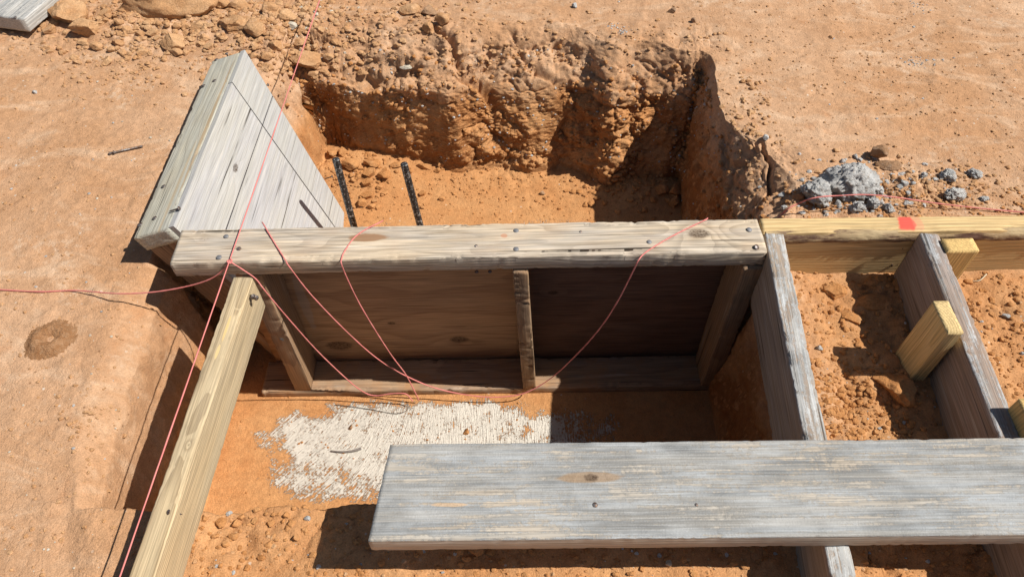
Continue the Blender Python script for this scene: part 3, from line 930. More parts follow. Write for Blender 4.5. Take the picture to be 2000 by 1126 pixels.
rock("brown_stone", 'clod', 1711, 304, 32, 28, DARKC, "upright brown stone behind the concrete pyramid", "stone", None, 0, 1.1, 0.2)
rock("brown_stone", 'clod', 1733, 322, 46, 26, DARKC, "broad flat brown stone leaning by the upright one", "stone", None, 0, 0.6, 0.3)
rock("soil_clod", 'clod', 1559, 383, 26, 20, DARKC, "brown clod left of the second largest concrete lump", "soil clod", None, 0, 0.9)

# ant hill: a ring of grit
def ant_hill():
    p = drop(98, 662)
    nr, na = 46, 150
    R = 0.052
    vs = []
    for i in range(nr):
        t = i / (nr - 1)
        for j in range(na):
            a = 2 * math.pi * j / na
            rr = R * t * (1 + 0.08 * math.sin(2 * a + 1) + 0.04 * math.sin(5 * a))
            h = 0.011 * math.exp(-((t - 0.42) / 0.24) ** 2) * (1 + 0.25 * math.sin(a - 2.3)) - 0.006 * math.exp(-(t / 0.13) ** 2)
            vs.append((rr * math.cos(a), rr * math.sin(a) * 1.12, h))
    v = np.array(vs)
    e = fbm(v[:, 0], v[:, 1], v[:, 2], 260, 3, 5) * 0.0022
    a_, _ = worley(v[:, 0], v[:, 1], v[:, 2], 420, 3)
    v[:, 2] += e + (0.5 - a_) * 0.002
    base = np.array([gz(p.x + q[0], p.y + q[1]) - p.z for q in v])
    edge = np.clip(np.repeat(np.arange(nr) / (nr - 1), na), 0, 1)
    v[:, 2] = v[:, 2] * (1 - edge ** 6) + base - 0.003 * edge ** 6 + 0.0005
    idn = np.arange(nr * na).reshape(nr, na)
    nx = np.roll(idn, -1, axis=1)
    f = np.stack([idn[:-1], idn[1:], nx[1:], nx[:-1]], -1).reshape(-1, 4)
    o = link("ant_hill", mesh_np("ant_hill", v, f, ANTS), world=Matrix.Translation(p))
    tag(o, "round mound of reddish grit with an ant hole on the flat ground at left", "ant hill")


ant_hill()


# ------------------------------------------------------------------ timber
def board_mesh(name, L, W, T, mat, rad=0.0035, wear=0.0012, seed=1, wane=None, end0=0.0, end1=0.0, seg=0.0055, bow=0.0, twist=0.0):
    """x 0..L, y -W/2..W/2, z -T..0 (top face at z=0). end0/end1 slant the ends along y."""
    n = max(4, int(L / seg))
    prof_ = []
    for (cx_, cz_, a0) in ((W / 2 - rad, -rad, 0), (-W / 2 + rad, -rad, 90), (-W / 2 + rad, -T + rad, 180), (W / 2 - rad, -T + rad, 270)):
        for k in range(4):
            a = math.radians(a0 + 30 * k)
            prof_.append((cx_ + rad * math.cos(a), cz_ + rad * math.sin(a), 1.0))
    dense = []
    m = len(prof_)
    for i in range(m):
        a, b = prof_[i], prof_[(i + 1) % m]
        d = math.hypot(b[0] - a[0], b[1] - a[1])
        dense.append(a)
        k = int(d / 0.011)
        for q in range(1, k):
            t = q / k
            e = min(t, 1 - t) * d
            dense.append((a[0] + (b[0] - a[0]) * t, a[1] + (b[1] - a[1]) * t, max(0.0, 1 - e / 0.012)))
    P = np.array(dense)
    m = len(P)
    u = np.linspace(0, 1, n + 1)
    xx = np.repeat(u * L, m)
    yy = np.tile(P[:, 0], n + 1)
    zz = np.tile(P[:, 1], n + 1)
    cw = np.tile(P[:, 2], n + 1)
    so_ = seed * 11.3
    inw = np.maximum(0, fbm(xx * 0.35 + so_, yy, zz, 26, 4, seed)) * wear * 0.9 * cw
    inw += np.maximum(0, fbm(xx + so_, yy, zz, 110, 3, seed + 5) - 0.15) * wear * 3.0 * cw
    cyv, czv = yy, zz + T / 2
    ll = np.hypot(cyv, czv * W / T) + 1e-9
    yy2 = yy - np.sign(cyv) * inw * (np.abs(cyv) > W / 2 - rad * 2.2) + fbm(xx * 0.3 + so_, yy * 0.3, zz, 6, 2, seed + 1) * wear * 0.35
    zz2 = zz - np.sign(czv) * inw * (np.abs(czv) > T / 2 - rad * 2.2) + fbm(xx * 0.3 + so_, yy, zz * 0.3, 7, 2, seed + 2) * wear * 0.35
    if wane:     # bark edge: (side sign, depth, height)
        sgn, dp, ht = wane
        f_ = np.clip((sgn * yy - (W / 2 - dp)) / dp, 0, 1) * np.clip((zz + ht) / ht, 0, 1)
        k_ = (0.65 + 0.5 * fbm(xx * 0.8 + 3, 0 * xx, 0 * xx, 12, 3, seed + 9))
        zz2 -= f_ * ht * 0.55 * k_
        yy2 -= sgn * np.clip((zz + ht) / ht, 0, 1) * (sgn * yy > 0) * dp * 0.35 * k_
    sl0, sl1 = end0 * yy, end1 * yy
    fr = np.repeat(u, m)
    xe = fbm(yy + so_, zz, 0 * xx, 70, 3, seed + 3) * 0.0012
    xx2 = xx + (1 - fr) * sl0 + fr * sl1 + xe * ((fr == 0) | (fr == 1))
    if bow:
        zz2 += bow * 4 * fr * (1 - fr)
    if twist:
        a = twist * (fr - 0.5)
        yy2, zz2 = yy2 * np.cos(a) - zz2 * np.sin(a), yy2 * np.sin(a) + zz2 * np.cos(a)
    v = np.stack([xx2, yy2, zz2], -1)
    idn = np.arange((n + 1) * m).reshape(n + 1, m)
    nx = np.roll(idn, -1, axis=1)
    faces = [np.stack([idn[:-1], idn[1:], nx[1:], nx[:-1]], -1).reshape(-1, 4)]
    ext = []
    base = len(v)
    for e, row, flip in ((0, 0, False), (1, n, True)):
        ringi = idn[row]
        cen = v[ringi].mean(0)
        prev = ringi
        for t in (0.35, 0.7):
            pts = v[ringi] * (1 - t) + cen * t
            pts[:, 0] += fbm(pts[:, 1] + so_, pts[:, 2], pts[:, 0] * 0, 90, 3, seed) * 0.001
            ids = np.arange(base, base + m)
            ext.append(pts)
            base += m
            a_, b_, c2, d_ = prev, np.roll(prev, -1), np.roll(ids, -1), ids
            faces.append(np.stack([a_, b_, c2, d_] if not flip else [d_, c2, b_, a_], -1))
            prev = ids
        ext.append(cen[None])
        ci = base
        base += 1
        a_, b_ = prev, np.roll(prev, -1)
        cc = np.full(m, ci)
        h = m // 2
        q = [[a_[i], a_[(i + 1) % m], a_[(i + 2) % m], ci] for i in range(0, m - 1, 2)]
        if m % 2:
            q.append([a_[m - 1], a_[0], ci, ci])
        q = np.array(q)
        faces.append(q if not flip else q[:, ::-1])
    v = np.concatenate([v] + ext)
    fa = np.concatenate(faces)
    fa = fa[fa[:, 2] != fa[:, 3]] if m % 2 else fa
    me = mesh_np(name, v, fa[:, ::-1], mat)
    return me


def frame(p0, p1, up):
    x = (Vector(p1) - Vector(p0)).normalized()
    z = Vector(up)
    z = (z - x * z.dot(x)).normalized()
    y = z.cross(x)
    M = Matrix((x, y, z)).transposed().to_4x4()
    return Matrix.Translation(p0) @ M


STEEL = NT("weathered_nail_steel")
_n = STEEL.noise(STEEL.tc.outputs['Object'], 300, 3)
STEEL = STEEL.done(STEEL.mix(STEEL.step(_n, 0.4, 0.6), (0.20, 0.19, 0.19), (0.12, 0.07, 0.045)), 0.5, None, 0.5, 0.6)
ZINC = NT("grey_nail_steel")
ZINC = ZINC.done((0.20, 0.20, 0.21), 0.6, None, 0.4, 0.3)


def nail_mesh(name, L=0.03, hr=0.0048, sr=0.0019, double=False, mat=None):
    """head at z=0 pointing up, shank down"""
    sec = [(0, 0.0016), (hr * 0.8, 0.0015), (hr, 0.0007), (hr, 0.0), (sr * 1.1, -0.0004), (sr, -0.002)]
    if double:
        sec += [(sr, -0.0075), (hr * 1.05, -0.0080), (hr * 1.05, -0.0092), (sr, -0.0097)]
    sec += [(sr, -L + 0.006), (0.0001, -L)]
    n = 18
    vs, fs = [], []
    for (r, z) in sec:
        for j in range(n):
            a = 2 * math.pi * j / n
            vs.append((r * math.cos(a), r * math.sin(a), z))
    for i in range(len(sec) - 1):
        for j in range(n):
            k = (j + 1) % n
            fs.append((i * n + j, (i + 1) * n + j, (i + 1) * n + k, i * n + k))
    return mesh_np(name, np.array(vs), np.array(fs), mat or STEEL)


NAIL = nail_mesh("nail")
NAILZ = nail_mesh("nail", mat=ZINC)
NAILD = nail_mesh("nail", L=0.045, double=True)


def nail(parent, x, y, z=0.0, tilt=(0, 0), stick=0.0008, me=None, size=1.0, face='z'):
    M = Matrix.Translation((x, y, z))
    if face == 'y-':
        M = M @ Matrix.Rotation(math.radians(90), 4, 'X')
    elif face == 'y+':
        M = M @ Matrix.Rotation(math.radians(-90), 4, 'X')
    elif face == 'x-':
        M = M @ Matrix.Rotation(math.radians(-90), 4, 'Y')
    M = M @ Matrix.Rotation(tilt[0], 4, 'X') @ Matrix.Rotation(tilt[1], 4, 'Y') @ Matrix.Translation((0, 0, stick)) @ Matrix.Scale(size, 4)
    return link("nail", me or NAIL, parent, local=M)


def top_nail(o, px, py, z, **k):
    """nail where the sight line meets the level of the board's top face"""
    p = PM[o.name].inverted() @ G(px, py, z)
    return nail(o, p.x, p.y, 0.0, **k)


TOP = 0.10                       # level of the timber tops
# --- materials
M_CAP = wood("weathered_grey_pine", (0.56, 0.45, 0.32), (0.33, 0.25, 0.165), (0.37, 0.345, 0.315), 0.75, 150, (0.012, -0.16), seed=1,
             knots=((0.99, 0.006, 0.017), (0.05, 0.015, 0.004)), crack=1.0, contrast=0.6, dust=0.12, fibre=0.34,
             stains=((0.36, 0.012, 0.042, 0.011, (0.28, 0.15, 0.075), 0.85), (0.62, 0.01, 0.008, 0.006, (0.5, 0.2, 0.1), 0.6)), wob=0.08)
M_STUD = wood("brown_form_stud", (0.34, 0.215, 0.12), (0.20, 0.115, 0.065), (0.24, 0.19, 0.15), 0.4, 150, (0.01, -0.1), seed=2, crack=0.8, dust=0.2)
M_PLATE = wood("dirty_bottom_plate", (0.38, 0.25, 0.15), (0.22, 0.13, 0.08), (0.3, 0.24, 0.19), 0.4, 150, (0.02, -0.12), seed=3, crack=0.9, dust=0.7)
M_PLY = wood("brown_plywood", (0.43, 0.265, 0.145), (0.29, 0.165, 0.09), (0.31, 0.23, 0.165), 0.3, 36, (0.05, -0.30), seed=4,
             knots=((0.165, -0.135, 0.024), (0.30, -0.05, 0.009), (0.45, -0.12, 0.018), (0.63, -0.01, 0.012)), crack=0.55, contrast=0.7, wob=0.13, fibre=0.28,
             stains=((0.12, 0.03, 0.012, 0.10, (0.40, 0.36, 0.33), 0.35),), bumpk=0.7)  # left bay brown, warm bounce from the floor lifted into its base colour
M_PLY2 = wood("brown_plywood_right_shaded", (0.23, 0.13, 0.085), (0.16, 0.085, 0.055), (0.2, 0.14, 0.11), 0.3, 36, (0.05, -0.30), seed=5,
              knots=((0.06, 0.05, 0.011),), crack=0.4, contrast=0.6, wob=0.12, fibre=0.35)  # reddish sheet, also darkened in colour for the right bay's missing bounce light
M_WHITE = wood("sunbleached_plywood", (0.455, 0.445, 0.41), (0.36, 0.345, 0.31), (0.40, 0.40, 0.425), 0.7, 60, (0.4, -0.25), seed=6, crack=0.9, contrast=0.35, wob=0.06, fibre=0.16,
               knots=((0.26, -0.09, 0.012),))
M_WHITE2 = wood("sunbleached_edge_strip", (0.43, 0.425, 0.395), (0.34, 0.33, 0.30), (0.39, 0.39, 0.405), 0.6, 60, (0.4, -0.25), seed=7, crack=0.7, contrast=0.35, fibre=0.16)
M_LCAP = wood("grey_green_stud", (0.52, 0.48, 0.37), (0.40, 0.35, 0.25), (0.45, 0.46, 0.42), 0.75, 120, (-0.05, -0.2), seed=8, crack=0.7, contrast=0.45, dust=0.05,
              stains=((0.32, -0.034, 0.25, 0.005, (0.42, 0.27, 0.13), 0.6), (0.10, -0.02, 0.2, 0.004, (0.5, 0.36, 0.2), 0.5)))
M_TREAT = wood("light_treated_stud", (0.52, 0.40, 0.24), (0.33, 0.235, 0.13), (0.38, 0.355, 0.28), 0.28, 215, (0.004, 0.055), seed=9, crack=0.12, contrast=0.8, wob=0.03,
               knots=((0.33, 0.004, 0.004),), stains=((0.115, 0.002, 0.03, 0.0025, (0.70, 0.50, 0.22), 0.9), (0.16, 0.0, 0.016, 0.003, (0.68, 0.5, 0.24), 0.9)))
M_YEL = wood("fresh_yellow_board", (0.64, 0.47, 0.235), (0.47, 0.30, 0.13), (0.4, 0.33, 0.2), 0.10, 150, (-0.055, -0.03), seed=10, crack=0.12, contrast=0.7, dust=0.1, wob=0.05,
             stains=((0.278, 0.0, 0.018, 0.026, (0.75, 0.07, 0.06), 0.9), (0.300, 0.0, 0.011, 0.03, (0.72, 0.22, 0.15), 0.35)))
M_STAKE = wood("fresh_yellow_stake", (0.66, 0.49, 0.24), (0.47, 0.32, 0.13), (0.4, 0.33, 0.2), 0.05, 200, (0.015, 0.03), seed=11, crack=0.1, contrast=0.6, wob=0.03)
M_STAKE2 = wood("fresh_yellow_stake_far", (0.66, 0.45, 0.18), (0.5, 0.31, 0.11), (0.4, 0.33, 0.2), 0.05, 200, (0.035, 0.02), seed=12, crack=0.1, contrast=0.5, wob=0.03)
BLUEGREY = (0.275, 0.29, 0.30)
M_PLANK = wood("grey_coated_plank", (0.47, 0.40, 0.315), (0.36, 0.31, 0.25), (0.42, 0.42, 0.40), 0.6, 130, (0.03, -0.14), seed=13, crack=0.25, contrast=0.5,
               knots=((0.298, 0.016, 0.010), (1.10, 0.02, 0.006)), coat=BLUEGREY, coat_amt=0.78,
               stains=((0.298, 0.016, 0.05, 0.009, (0.33, 0.21, 0.11), 0.7), (0.10, -0.022, 0.028, 0.003, (0.60, 0.42, 0.26), 0.8)), wob=0.05)
M_JOIST = wood("joist_wood", (0.42, 0.33, 0.245), (0.28, 0.21, 0.155), (0.33, 0.29, 0.27), 0.7, 130, (0.01, -0.2), seed=14, crack=0.7, contrast=0.5, coat=(0.40, 0.415, 0.42), coat_amt=0.68, wob=0.06)
M_JOIST2 = wood("joist_wood_dark", (0.34, 0.25, 0.19), (0.22, 0.16, 0.12), (0.3, 0.27, 0.26), 0.7, 130, (0.01, -0.2), seed=15, crack=0.6, contrast=0.5, coat=(0.36, 0.37, 0.38), coat_amt=0.45, wob=0.06)
M_CORNER = wood("corner_plank_wood", (0.48, 0.45, 0.40), (0.36, 0.31, 0.25), (0.44, 0.45, 0.45), 0.7, 130, (0.02, -0.12), seed=16, crack=0.4, contrast=0.5, coat=BLUEGREY, coat_amt=0.55)

# --- main form panel -----------------------------------------------------
XL, XR, YF, YB = -0.634, 0.474, 0.871, 0.960
panel = empty("form_panel", (-0.08, 0.915, -0.40))
tag(panel, "long form panel standing in the hole, brown plywood and studs under a grey top plank", "form panel")
me = board_mesh("top_plate", 1.110, 0.088, 0.038, M_CAP, 0.004, 0.0016, 21, bow=0.001)
capo = link("top_plate", me, panel, world=frame((XL, 0.9155, TOP), (XL + 1.11, 0.9275, TOP), (0, 0, 1)))
for (px, py, s_, m_, tl) in [(442, 462, 1.0, NAILZ, .05), (428, 503, 1.1, NAILZ, 0), (467, 486, 0.9, NAIL, .1), (1008, 451, 1.1, NAILZ, 0), (1008, 487, 1.1, NAILZ, 0), (930, 481, 0.7, NAIL, .3),
                             (1268, 473, 1.0, NAILZ, 0.1), (1463, 449, 1.1, NAILZ, 0.1), (1477, 483, 1.2, NAIL, 0.4), (1134, 453, 0.6, NAIL, 0.2)]:
    top_nail(capo, px, py, TOP, tilt=(tl, tl), me=m_, size=s_)
zP = -0.362
me = board_mesh("bottom_plate", 1.075, 0.088, 0.038, M_PLATE, 0.005, 0.0026, 22)
link("bottom_plate", me, panel, world=frame((-0.592, 0.914, zP), (0.483, 0.920, zP), (0, 0, 1)))


def stud(name, a, b, wdt, thk, up, mat, seed, parent, wear=0.0015, label=None):
    L = (Vector(b) - Vector(a)).length
    o = link(name, board_mesh(name, L, wdt, thk, mat, 0.003, wear, seed), parent, world=frame(a, b, up))
    if label:
        o['label'] = label
    return o


# studs: wide faces to the sides, narrow edge to the front (up vector -> front)
s1 = stud("stud", (-0.494, YF + 0.003, TOP - 0.040), (-0.494, YF + 0.003, zP + 0.002), 0.038, 0.084, (0, -1, 0), M_STUD, 31, panel)
s2 = stud("stud", (0.016, YF + 0.004, TOP - 0.040), (0.038, YF + 0.002, zP + 0.002), 0.030, 0.080, (0, -1, 0), M_STUD, 32, panel, 0.004, "split and chewed middle stud")
s3 = stud("stud", (0.459, YF + 0.007, TOP - 0.040), (0.461, YF + 0.004, zP + 0.002), 0.038, 0.084, (0, -1, 0), M_STUD, 33, panel)
nail(s1, 0.21, 0.004, 0.0, tilt=(0.3, 0.2), me=NAILZ)
# plywood: a sheet per bay, each bay's light and shade partly in its colour
me = board_mesh("plywood_sheet", 0.601, 0.455, 0.012, M_PLY, 0.001, 0.0003, 34, seg=0.02)
link("plywood_sheet", me, panel, world=frame((-0.575, 0.9605, -0.170), (0.485, 0.9725, -0.170), (0, -1, 0)))['label'] = "warmer, lighter brown plywood of the left bay"
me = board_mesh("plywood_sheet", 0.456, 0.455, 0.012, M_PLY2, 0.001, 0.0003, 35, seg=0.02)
link("plywood_sheet", me, panel, world=frame((0.029, 0.9673, -0.170), (0.485, 0.9725, -0.170), (0, -1, 0)))['label'] = "reddish brown plywood of the right bay, darkened for its shade"
# two nails poking down from the top plate
for px in (931, 957):
    q = V(px, 534, 0.885)
    l = PM[capo.name].inverted() @ q
    nail(capo, l.x, l.y, -0.048, tilt=(math.pi, 0), me=NAIL, size=0.8, stick=0)

# --- leaning left panel ---------------------------------------------------
lean = math.atan2(0.185, 0.5)
face_n = Vector((math.cos(lean), 0, math.sin(lean)))          # out of the plywood, to the right and up
down = Vector((math.sin(lean), 0, -math.cos(lean)))
lp = empty("leaning_form_panel", (-0.56, 1.25, -0.35))
tag(lp, "sunbleached form panel leaning on the left bank, pale plywood face under a grey-green edge stud", "form panel")
A = Vector((-0.662, 0.964, TOP))            # near top right edge
Bp = Vector((-0.658, 1.556, TOP + 0.001))   # far top right edge
# edge stud: its wide face looks up-left, perpendicular to the plywood
capn = -down
me = board_mesh("edge_stud", 0.592, 0.086, 0.038, M_LCAP, 0.003, 0.0013, 41, end1=0.10, end0=0.02)
lc = link("edge_stud", me, lp, world=frame(A - face_n * 0.043 + Vector((0, 0.0, 0)), Bp - face_n * 0.043, capn))
for (px, py, s_) in [(263, 430, 1.2), (301, 425, 1.0), (418, 111, 1.0), (443, 106, 1.0), (392, 161, 1.0), (419, 158, 1.0), (315, 360, 1.0)]:
    q = G(px, py, TOP - 0.015)
    l = PM[lc.name].inverted() @ q
    nail(lc, l.x, l.y, 0.0, size=s_, tilt=(0.1, 0.1))
# plywood sheet and the strip along its far edge
H_ = 0.56


def quad_sheet(name, c, thick, mat, seed, label=None, sub=40):
    """c: four corners (near top, far top, far bottom, near bottom) in the plane; thickness goes back along the normal"""
    org, xd = c[0], (c[1] - c[0]).normalized()
    M = frame(org, org + xd, face_n)
    Mi = M.inverted()
    L4 = [Mi @ p for p in c]
    n = sub
    vs = []
    for side_ in (0, 1):
        for i in range(n + 1):
            for j in range(n + 1):
                u, v = i / n, j / n
                p = (L4[0] * (1 - u) + L4[1] * u) * (1 - v) + (L4[3] * (1 - u) + L4[2] * u) * v
                vs.append((p.x, p.y, -thick * side_))
    vs = np.array(vs)
    vs[:, 2] += fbm(vs[:, 0], vs[:, 1], 0 * vs[:, 0], 5, 2, seed) * 0.0012
    idn = np.arange((n + 1) ** 2).reshape(n + 1, n + 1)
    f0 = np.stack([idn[:-1, :-1], idn[:-1, 1:], idn[1:, 1:], idn[1:, :-1]], -1).reshape(-1, 4)
    f1 = f0[:, ::-1] + (n + 1) ** 2
    edge = list(idn[0, :]) + list(idn[1:, -1]) + list(idn[-1, -2::-1]) + list(idn[-2:0:-1, 0])
    k = len(edge)
    fe = np.array([[edge[i], edge[(i + 1) % k], edge[(i + 1) % k] + (n + 1) ** 2, edge[i] + (n + 1) ** 2] for i in range(k)])
    o = link(name, mesh_np(name, vs, np.concatenate([f0[:, ::-1], f1[:, ::-1], fe]), mat, smooth=False), lp, world=M)
    if label:
        o['label'] = label
    return o


fo = face_n * 0.0125
dn = down * 0.0015
# the strip's inner joint runs from the cap to the floor
yA, yB_ = 1.556, 1.455
J0 = Vector((-0.658, 1.425, TOP))
c_sheet = [A + fo, J0 + fo - Vector((0, 0.0015, 0)), Vector((J0.x, 1.36, TOP)) + down * H_ + fo, A + down * H_ + Vector((0, 0.01, 0)) + fo]
sheet = quad_sheet("plywood_sheet", c_sheet, 0.012, M_WHITE, 51)
c_strip = [J0 + fo + Vector((0, 0.0015, 0)), Bp + fo, Vector((Bp.x, 1.437, TOP)) + down * H_ + fo, Vector((J0.x, 1.363, TOP)) + down * H_ + fo]
strip = quad_sheet("edge_strip", c_strip, 0.012, M_WHITE2, 52)


def on_lp(px, py):
    d = ray(px, py)
    t = (A + fo - CAM).dot(face_n) / d.dot(face_n)
    return CAM + d * t


for (px, py) in [(523, 166), (494, 198), (470, 133), (452, 168), (505, 233), (349, 407), (648, 345), (618, 363), (552, 279)]:
    l = PM[sheet.name].inverted() @ on_lp(px, py)
    nail(sheet, l.x, l.y, l.z, size=0.85)
# frame studs behind the sheet: near end, far end, foot
for (y0_, k) in ((0.968, 1), (1.37, 2)):
    a = Vector((A.x, y0_, TOP)) + down * 0.040 - face_n * 0.0
    b = a + down * 0.515
    stud("stud", a + Vector((0, 0.019, 0)), b + Vector((0, 0.019, 0)), 0.038, 0.084, face_n, M_STUD, 60 + k, lp)
a = Vector((A.x, 1.01, TOP)) + down * 0.50
stud("bottom_rail", a, a + Vector((0, 0.40, 0)), 0.038, 0.084, face_n, M_STUD, 65, lp)

# --- light stud running to the camera at left -------------------------------
p0 = V(474, 541, 0.835)
p1 = G(206, 1330, 0.095)
lo = link("light_stud", board_mesh("light_stud", (p1 - p0).length, 0.036, 0.088, M_TREAT, 0.0035, 0.0006, 71), world=frame(p0, p1, (0.0, 0, 1)))
tag(lo, "light treated stud on edge bridging the near left side of the hole", "stud")
nl = nail(lo, 0.032, 0.018, -0.012, face='y+', tilt=(0.3, 0.5), me=NAILD, stick=0.018)
top_nail(lo, 344, 1013, 0.07, size=0.8, tilt=(0.5, 0.2))

# --- yellow header board, on edge --------------------------------------------
p0 = G(1489, 440, TOP)
p1 = G(2300, 430, TOP)
d_ = (p1 - p0).normalized()
hb = link("header_board", board_mesh("header_board", (p1 - p0).length, 0.038, 0.14, M_YEL, 0.002, 0.0005, 81, wane=(-1, 0.016, 0.022)), world=frame(p0, p1, (0, 0, 1)))
tag(hb, "fresh yellow board on edge with a barky front corner and a red spray mark", "board")
# bark along the waned corner
BARK = NT("bark")
_o = BARK.tc.outputs['Object']
_a = BARK.noise(BARK.scl(_o, (14, 60, 60)), 1, 5, 0.7)
_c = BARK.mix(BARK.step(_a, 0.4, 0.6), (0.13, 0.07, 0.05), (0.42, 0.30, 0.17))
_c = BARK.mix(BARK.step(BARK.noise(BARK.scl(_o, (6, 20, 20)), 1, 4), 0.5, 0.65, 0, 0.8), _c, (0.55, 0.42, 0.24))
BARK = BARK.done(_c, 0.95, BARK.bump(_a, 0.9, 0.004))


def bark():
    L = (p1 - p0).length
    n, m = int(L / 0.006), 9
    u = np.repeat(np.linspace(0.006, L - 0.006, n + 1), m)
    t = np.tile(np.linspace(0, 1, m), n + 1)
    k = fbm(u, 0 * u, 0 * u, 14, 3, 4)
    wdt = 1 + 0.25 * k
    yv = -0.019 + 0.008 * (1 - t) ** 2 * wdt - 0.0016 - 0.0016 * np.sin(np.pi * t)
    zv = -0.0055 - 0.024 * t * wdt + 0.002 * fbm(u, t, 0 * u, 30, 2, 6)
    bump_ = np.abs(fbm(u, t * 0.03, 0 * u, 90, 3, 7)) * 0.003 * np.sin(np.pi * t)
    v = np.stack([u, yv - bump_, zv + bump_ * 0.4], -1)
    # closed back so it is a real strip
    vb = v.copy()
    vb[:, 1] += 0.004
    idn = np.arange((n + 1) * m).reshape(n + 1, m)
    f = np.stack([idn[:-1, :-1], idn[:-1, 1:], idn[1:, 1:], idn[1:, :-1]], -1).reshape(-1, 4)
    N = (n + 1) * m
    e1 = np.stack([idn[:-1, 0], idn[1:, 0], idn[1:, 0] + N, idn[:-1, 0] + N], -1)
    e2 = np.stack([idn[:-1, -1], idn[:-1, -1] + N, idn[1:, -1] + N, idn[1:, -1]], -1)
    link("bark_edge", mesh_np("bark_edge", np.concatenate([v, vb]), np.concatenate([f, f[:, ::-1] + N, e1, e2]), BARK), hb, local=Matrix.Identity(4))


bark()

# --- joists ----------------------------------------------------------------
zj = TOP - 0.001


def joist(name, a, b, mat, seed, label, sp=0.037):
    p0 = G(a[0], a[1], zj)
    p1 = G(b[0], b[1], zj)
    p1 = p0 + (p1 - p0) * 1.9
    o = link(name, board_mesh(name, (p1 - p0).length, sp, 0.139, mat, 0.004, 0.0014, seed, bow=0.0), world=frame(p0, p1, (0, 0, 1)))
    tag(o, label, "joist", "joists running under the grey plank")
    return o


j1 = joist("joist", (1512, 456), (1594, 860), M_JOIST, 91, "first joist right of the form panel, pale worn top over the rim of the hole")
j2 = joist("joist", (1816, 456), (1976, 855), M_JOIST2, 92, "second joist at right, grey top, with yellow stakes at its sides")
for (px, py) in ((1772, 478), (1752, 512)):
    # in the left side of the second joist near its end
    d = ray(px, py)
    M = PM[j2.name]
    yv = (M @ Vector((0, -0.0185, 0)))
    nrm = (M.to_3x3() @ Vector((0, -1, 0))).normalized()
    t = (yv - CAM).dot(nrm) / d.dot(nrm)
    l = M.inverted() @ (CAM + d * t)
    nail(j2, l.x, -0.0185 if l.y < 0 else 0.0185, l.z, face='y-' if l.y < 0 else 'y+', me=NAILD, stick=0.012, tilt=(0.2, 0.3), size=1.2)
p = PM[j1.name].inverted() @ V(1541, 495, 0.93)
nail(j1, p.x, 0.0185 if p.y > 0 else -0.0185, -0.03, face='y+' if p.y > 0 else 'y-', me=NAILD, stick=0.010)


# --- stakes -----------------------------------------------------------------
def stake(cs, ztop, zbot, mat, seed, label, lean_=(0, 0)):
    """cs: pixel corners of the top end (far-left, far-right, near-right, near-left)"""
    P_ = [G(px, py, ztop) for px, py in cs]
    c = sum(P_, Vector()) / 4
    wv = ((P_[1] + P_[2]) - (P_[0] + P_[3])) / 2
    dv = ((P_[0] + P_[1]) - (P_[2] + P_[3])) / 2
    Wd, T = dv.length, wv.length
    top = Vector((c.x, c.y, ztop))
    bot = Vector((c.x + lean_[0], c.y + lean_[1], zbot))
    x = (bot - top).normalized()
    zz_ = Vector((-1, 0, 0))          # face normal to the left
    M = frame(top + Vector((-T / 2, 0, 0)), bot + Vector((-T / 2, 0, 0)), zz_)
    o = link("stake", board_mesh("stake", (bot - top).length, Wd, T, mat, 0.0018, 0.0004, seed), world=M)
    tag(o, label, "stake", "yellow stakes beside the second joist")
    return o


stake([(1817, 588), (1843, 588), (1892, 648), (1857, 651)], TOP + 0.025, -0.16, M_STAKE, 95, "short yellow stake standing against the left side of the second joist")
stake([(1838, 464), (1898, 467), (1916, 490), (1850, 491)], TOP + 0.004, -0.16, M_STAKE2, 96, "yellow stake behind the second joist, touching the header board")
stake([(1994, 778), (2032, 778), (2060, 838), (2014, 840)], TOP + 0.03, -0.16, M_STAKE2, 97, "yellow stake cut by the right edge of the picture")

# --- the big grey plank ---------------------------------------------------------
zt = TOP + 0.038
q0, q1, q2 = G(760, 871, zt), G(722, 1050, zt), G(2000, 855, zt)
q3 = G(2000, 1041, zt)
c0, c1 = (q0 + q1) / 2, (q2 + q3) / 2
wd = ((q0 - q1).length + (q2 - q3).length) / 2 * 0.99
c1 = c0 + (c1 - c0) * 1.35
pk = link("grey_plank", board_mesh("grey_plank", (c1 - c0).length, wd, 0.0375, M_PLANK, 0.0025, 0.0006, 101, end0=0.12), world=frame(c0, c1, (0, 0, 1)))
tag(pk, "wide weathered plank with bluish grey coating lying across the joists", "plank")
top_nail(pk, 1162, 985, zt, size=0.8, stick=-0.0005)
top_nail(pk, 1360, 985, zt, size=0.5, stick=0)

# --- plank in the far left corner ------------------------------------------------
zc = 0.062
e0, e1 = G(46, 38, zc), G(92, 0, zc)
dr = (e1 - e0).normalized()
lf = Vector((-dr.y, dr.x, 0))
c0 = e0 + lf * 0.07
ck = link("corner_plank", board_mesh("corner_plank", 0.9, 0.14, 0.038, M_CORNER, 0.003, 0.0012, 105), world=frame(c0, c0 + dr, (0, 0, 1)))
tag(ck, "grey plank end lying on the ground in the far left corner", "plank")
top_nail(ck, 30, 35, zc, size=0.9)

# --- steel bars ---------------------------------------------------------------
RB = NT("black_steel")
_o = RB.tc.outputs['Object']
_c = RB.mix(RB.step(RB.noise(RB.scl(_o, (1, 1, 0.5)), 220, 4, 0.75), 0.555, 0.60), (0.03, 0.03, 0.032), (0.45, 0.44, 0.42))
RB = RB.done(_c, 0.45, RB.bump(RB.noise(_o, 300, 3), 0.3, 0.001), 0.5, 0.3)


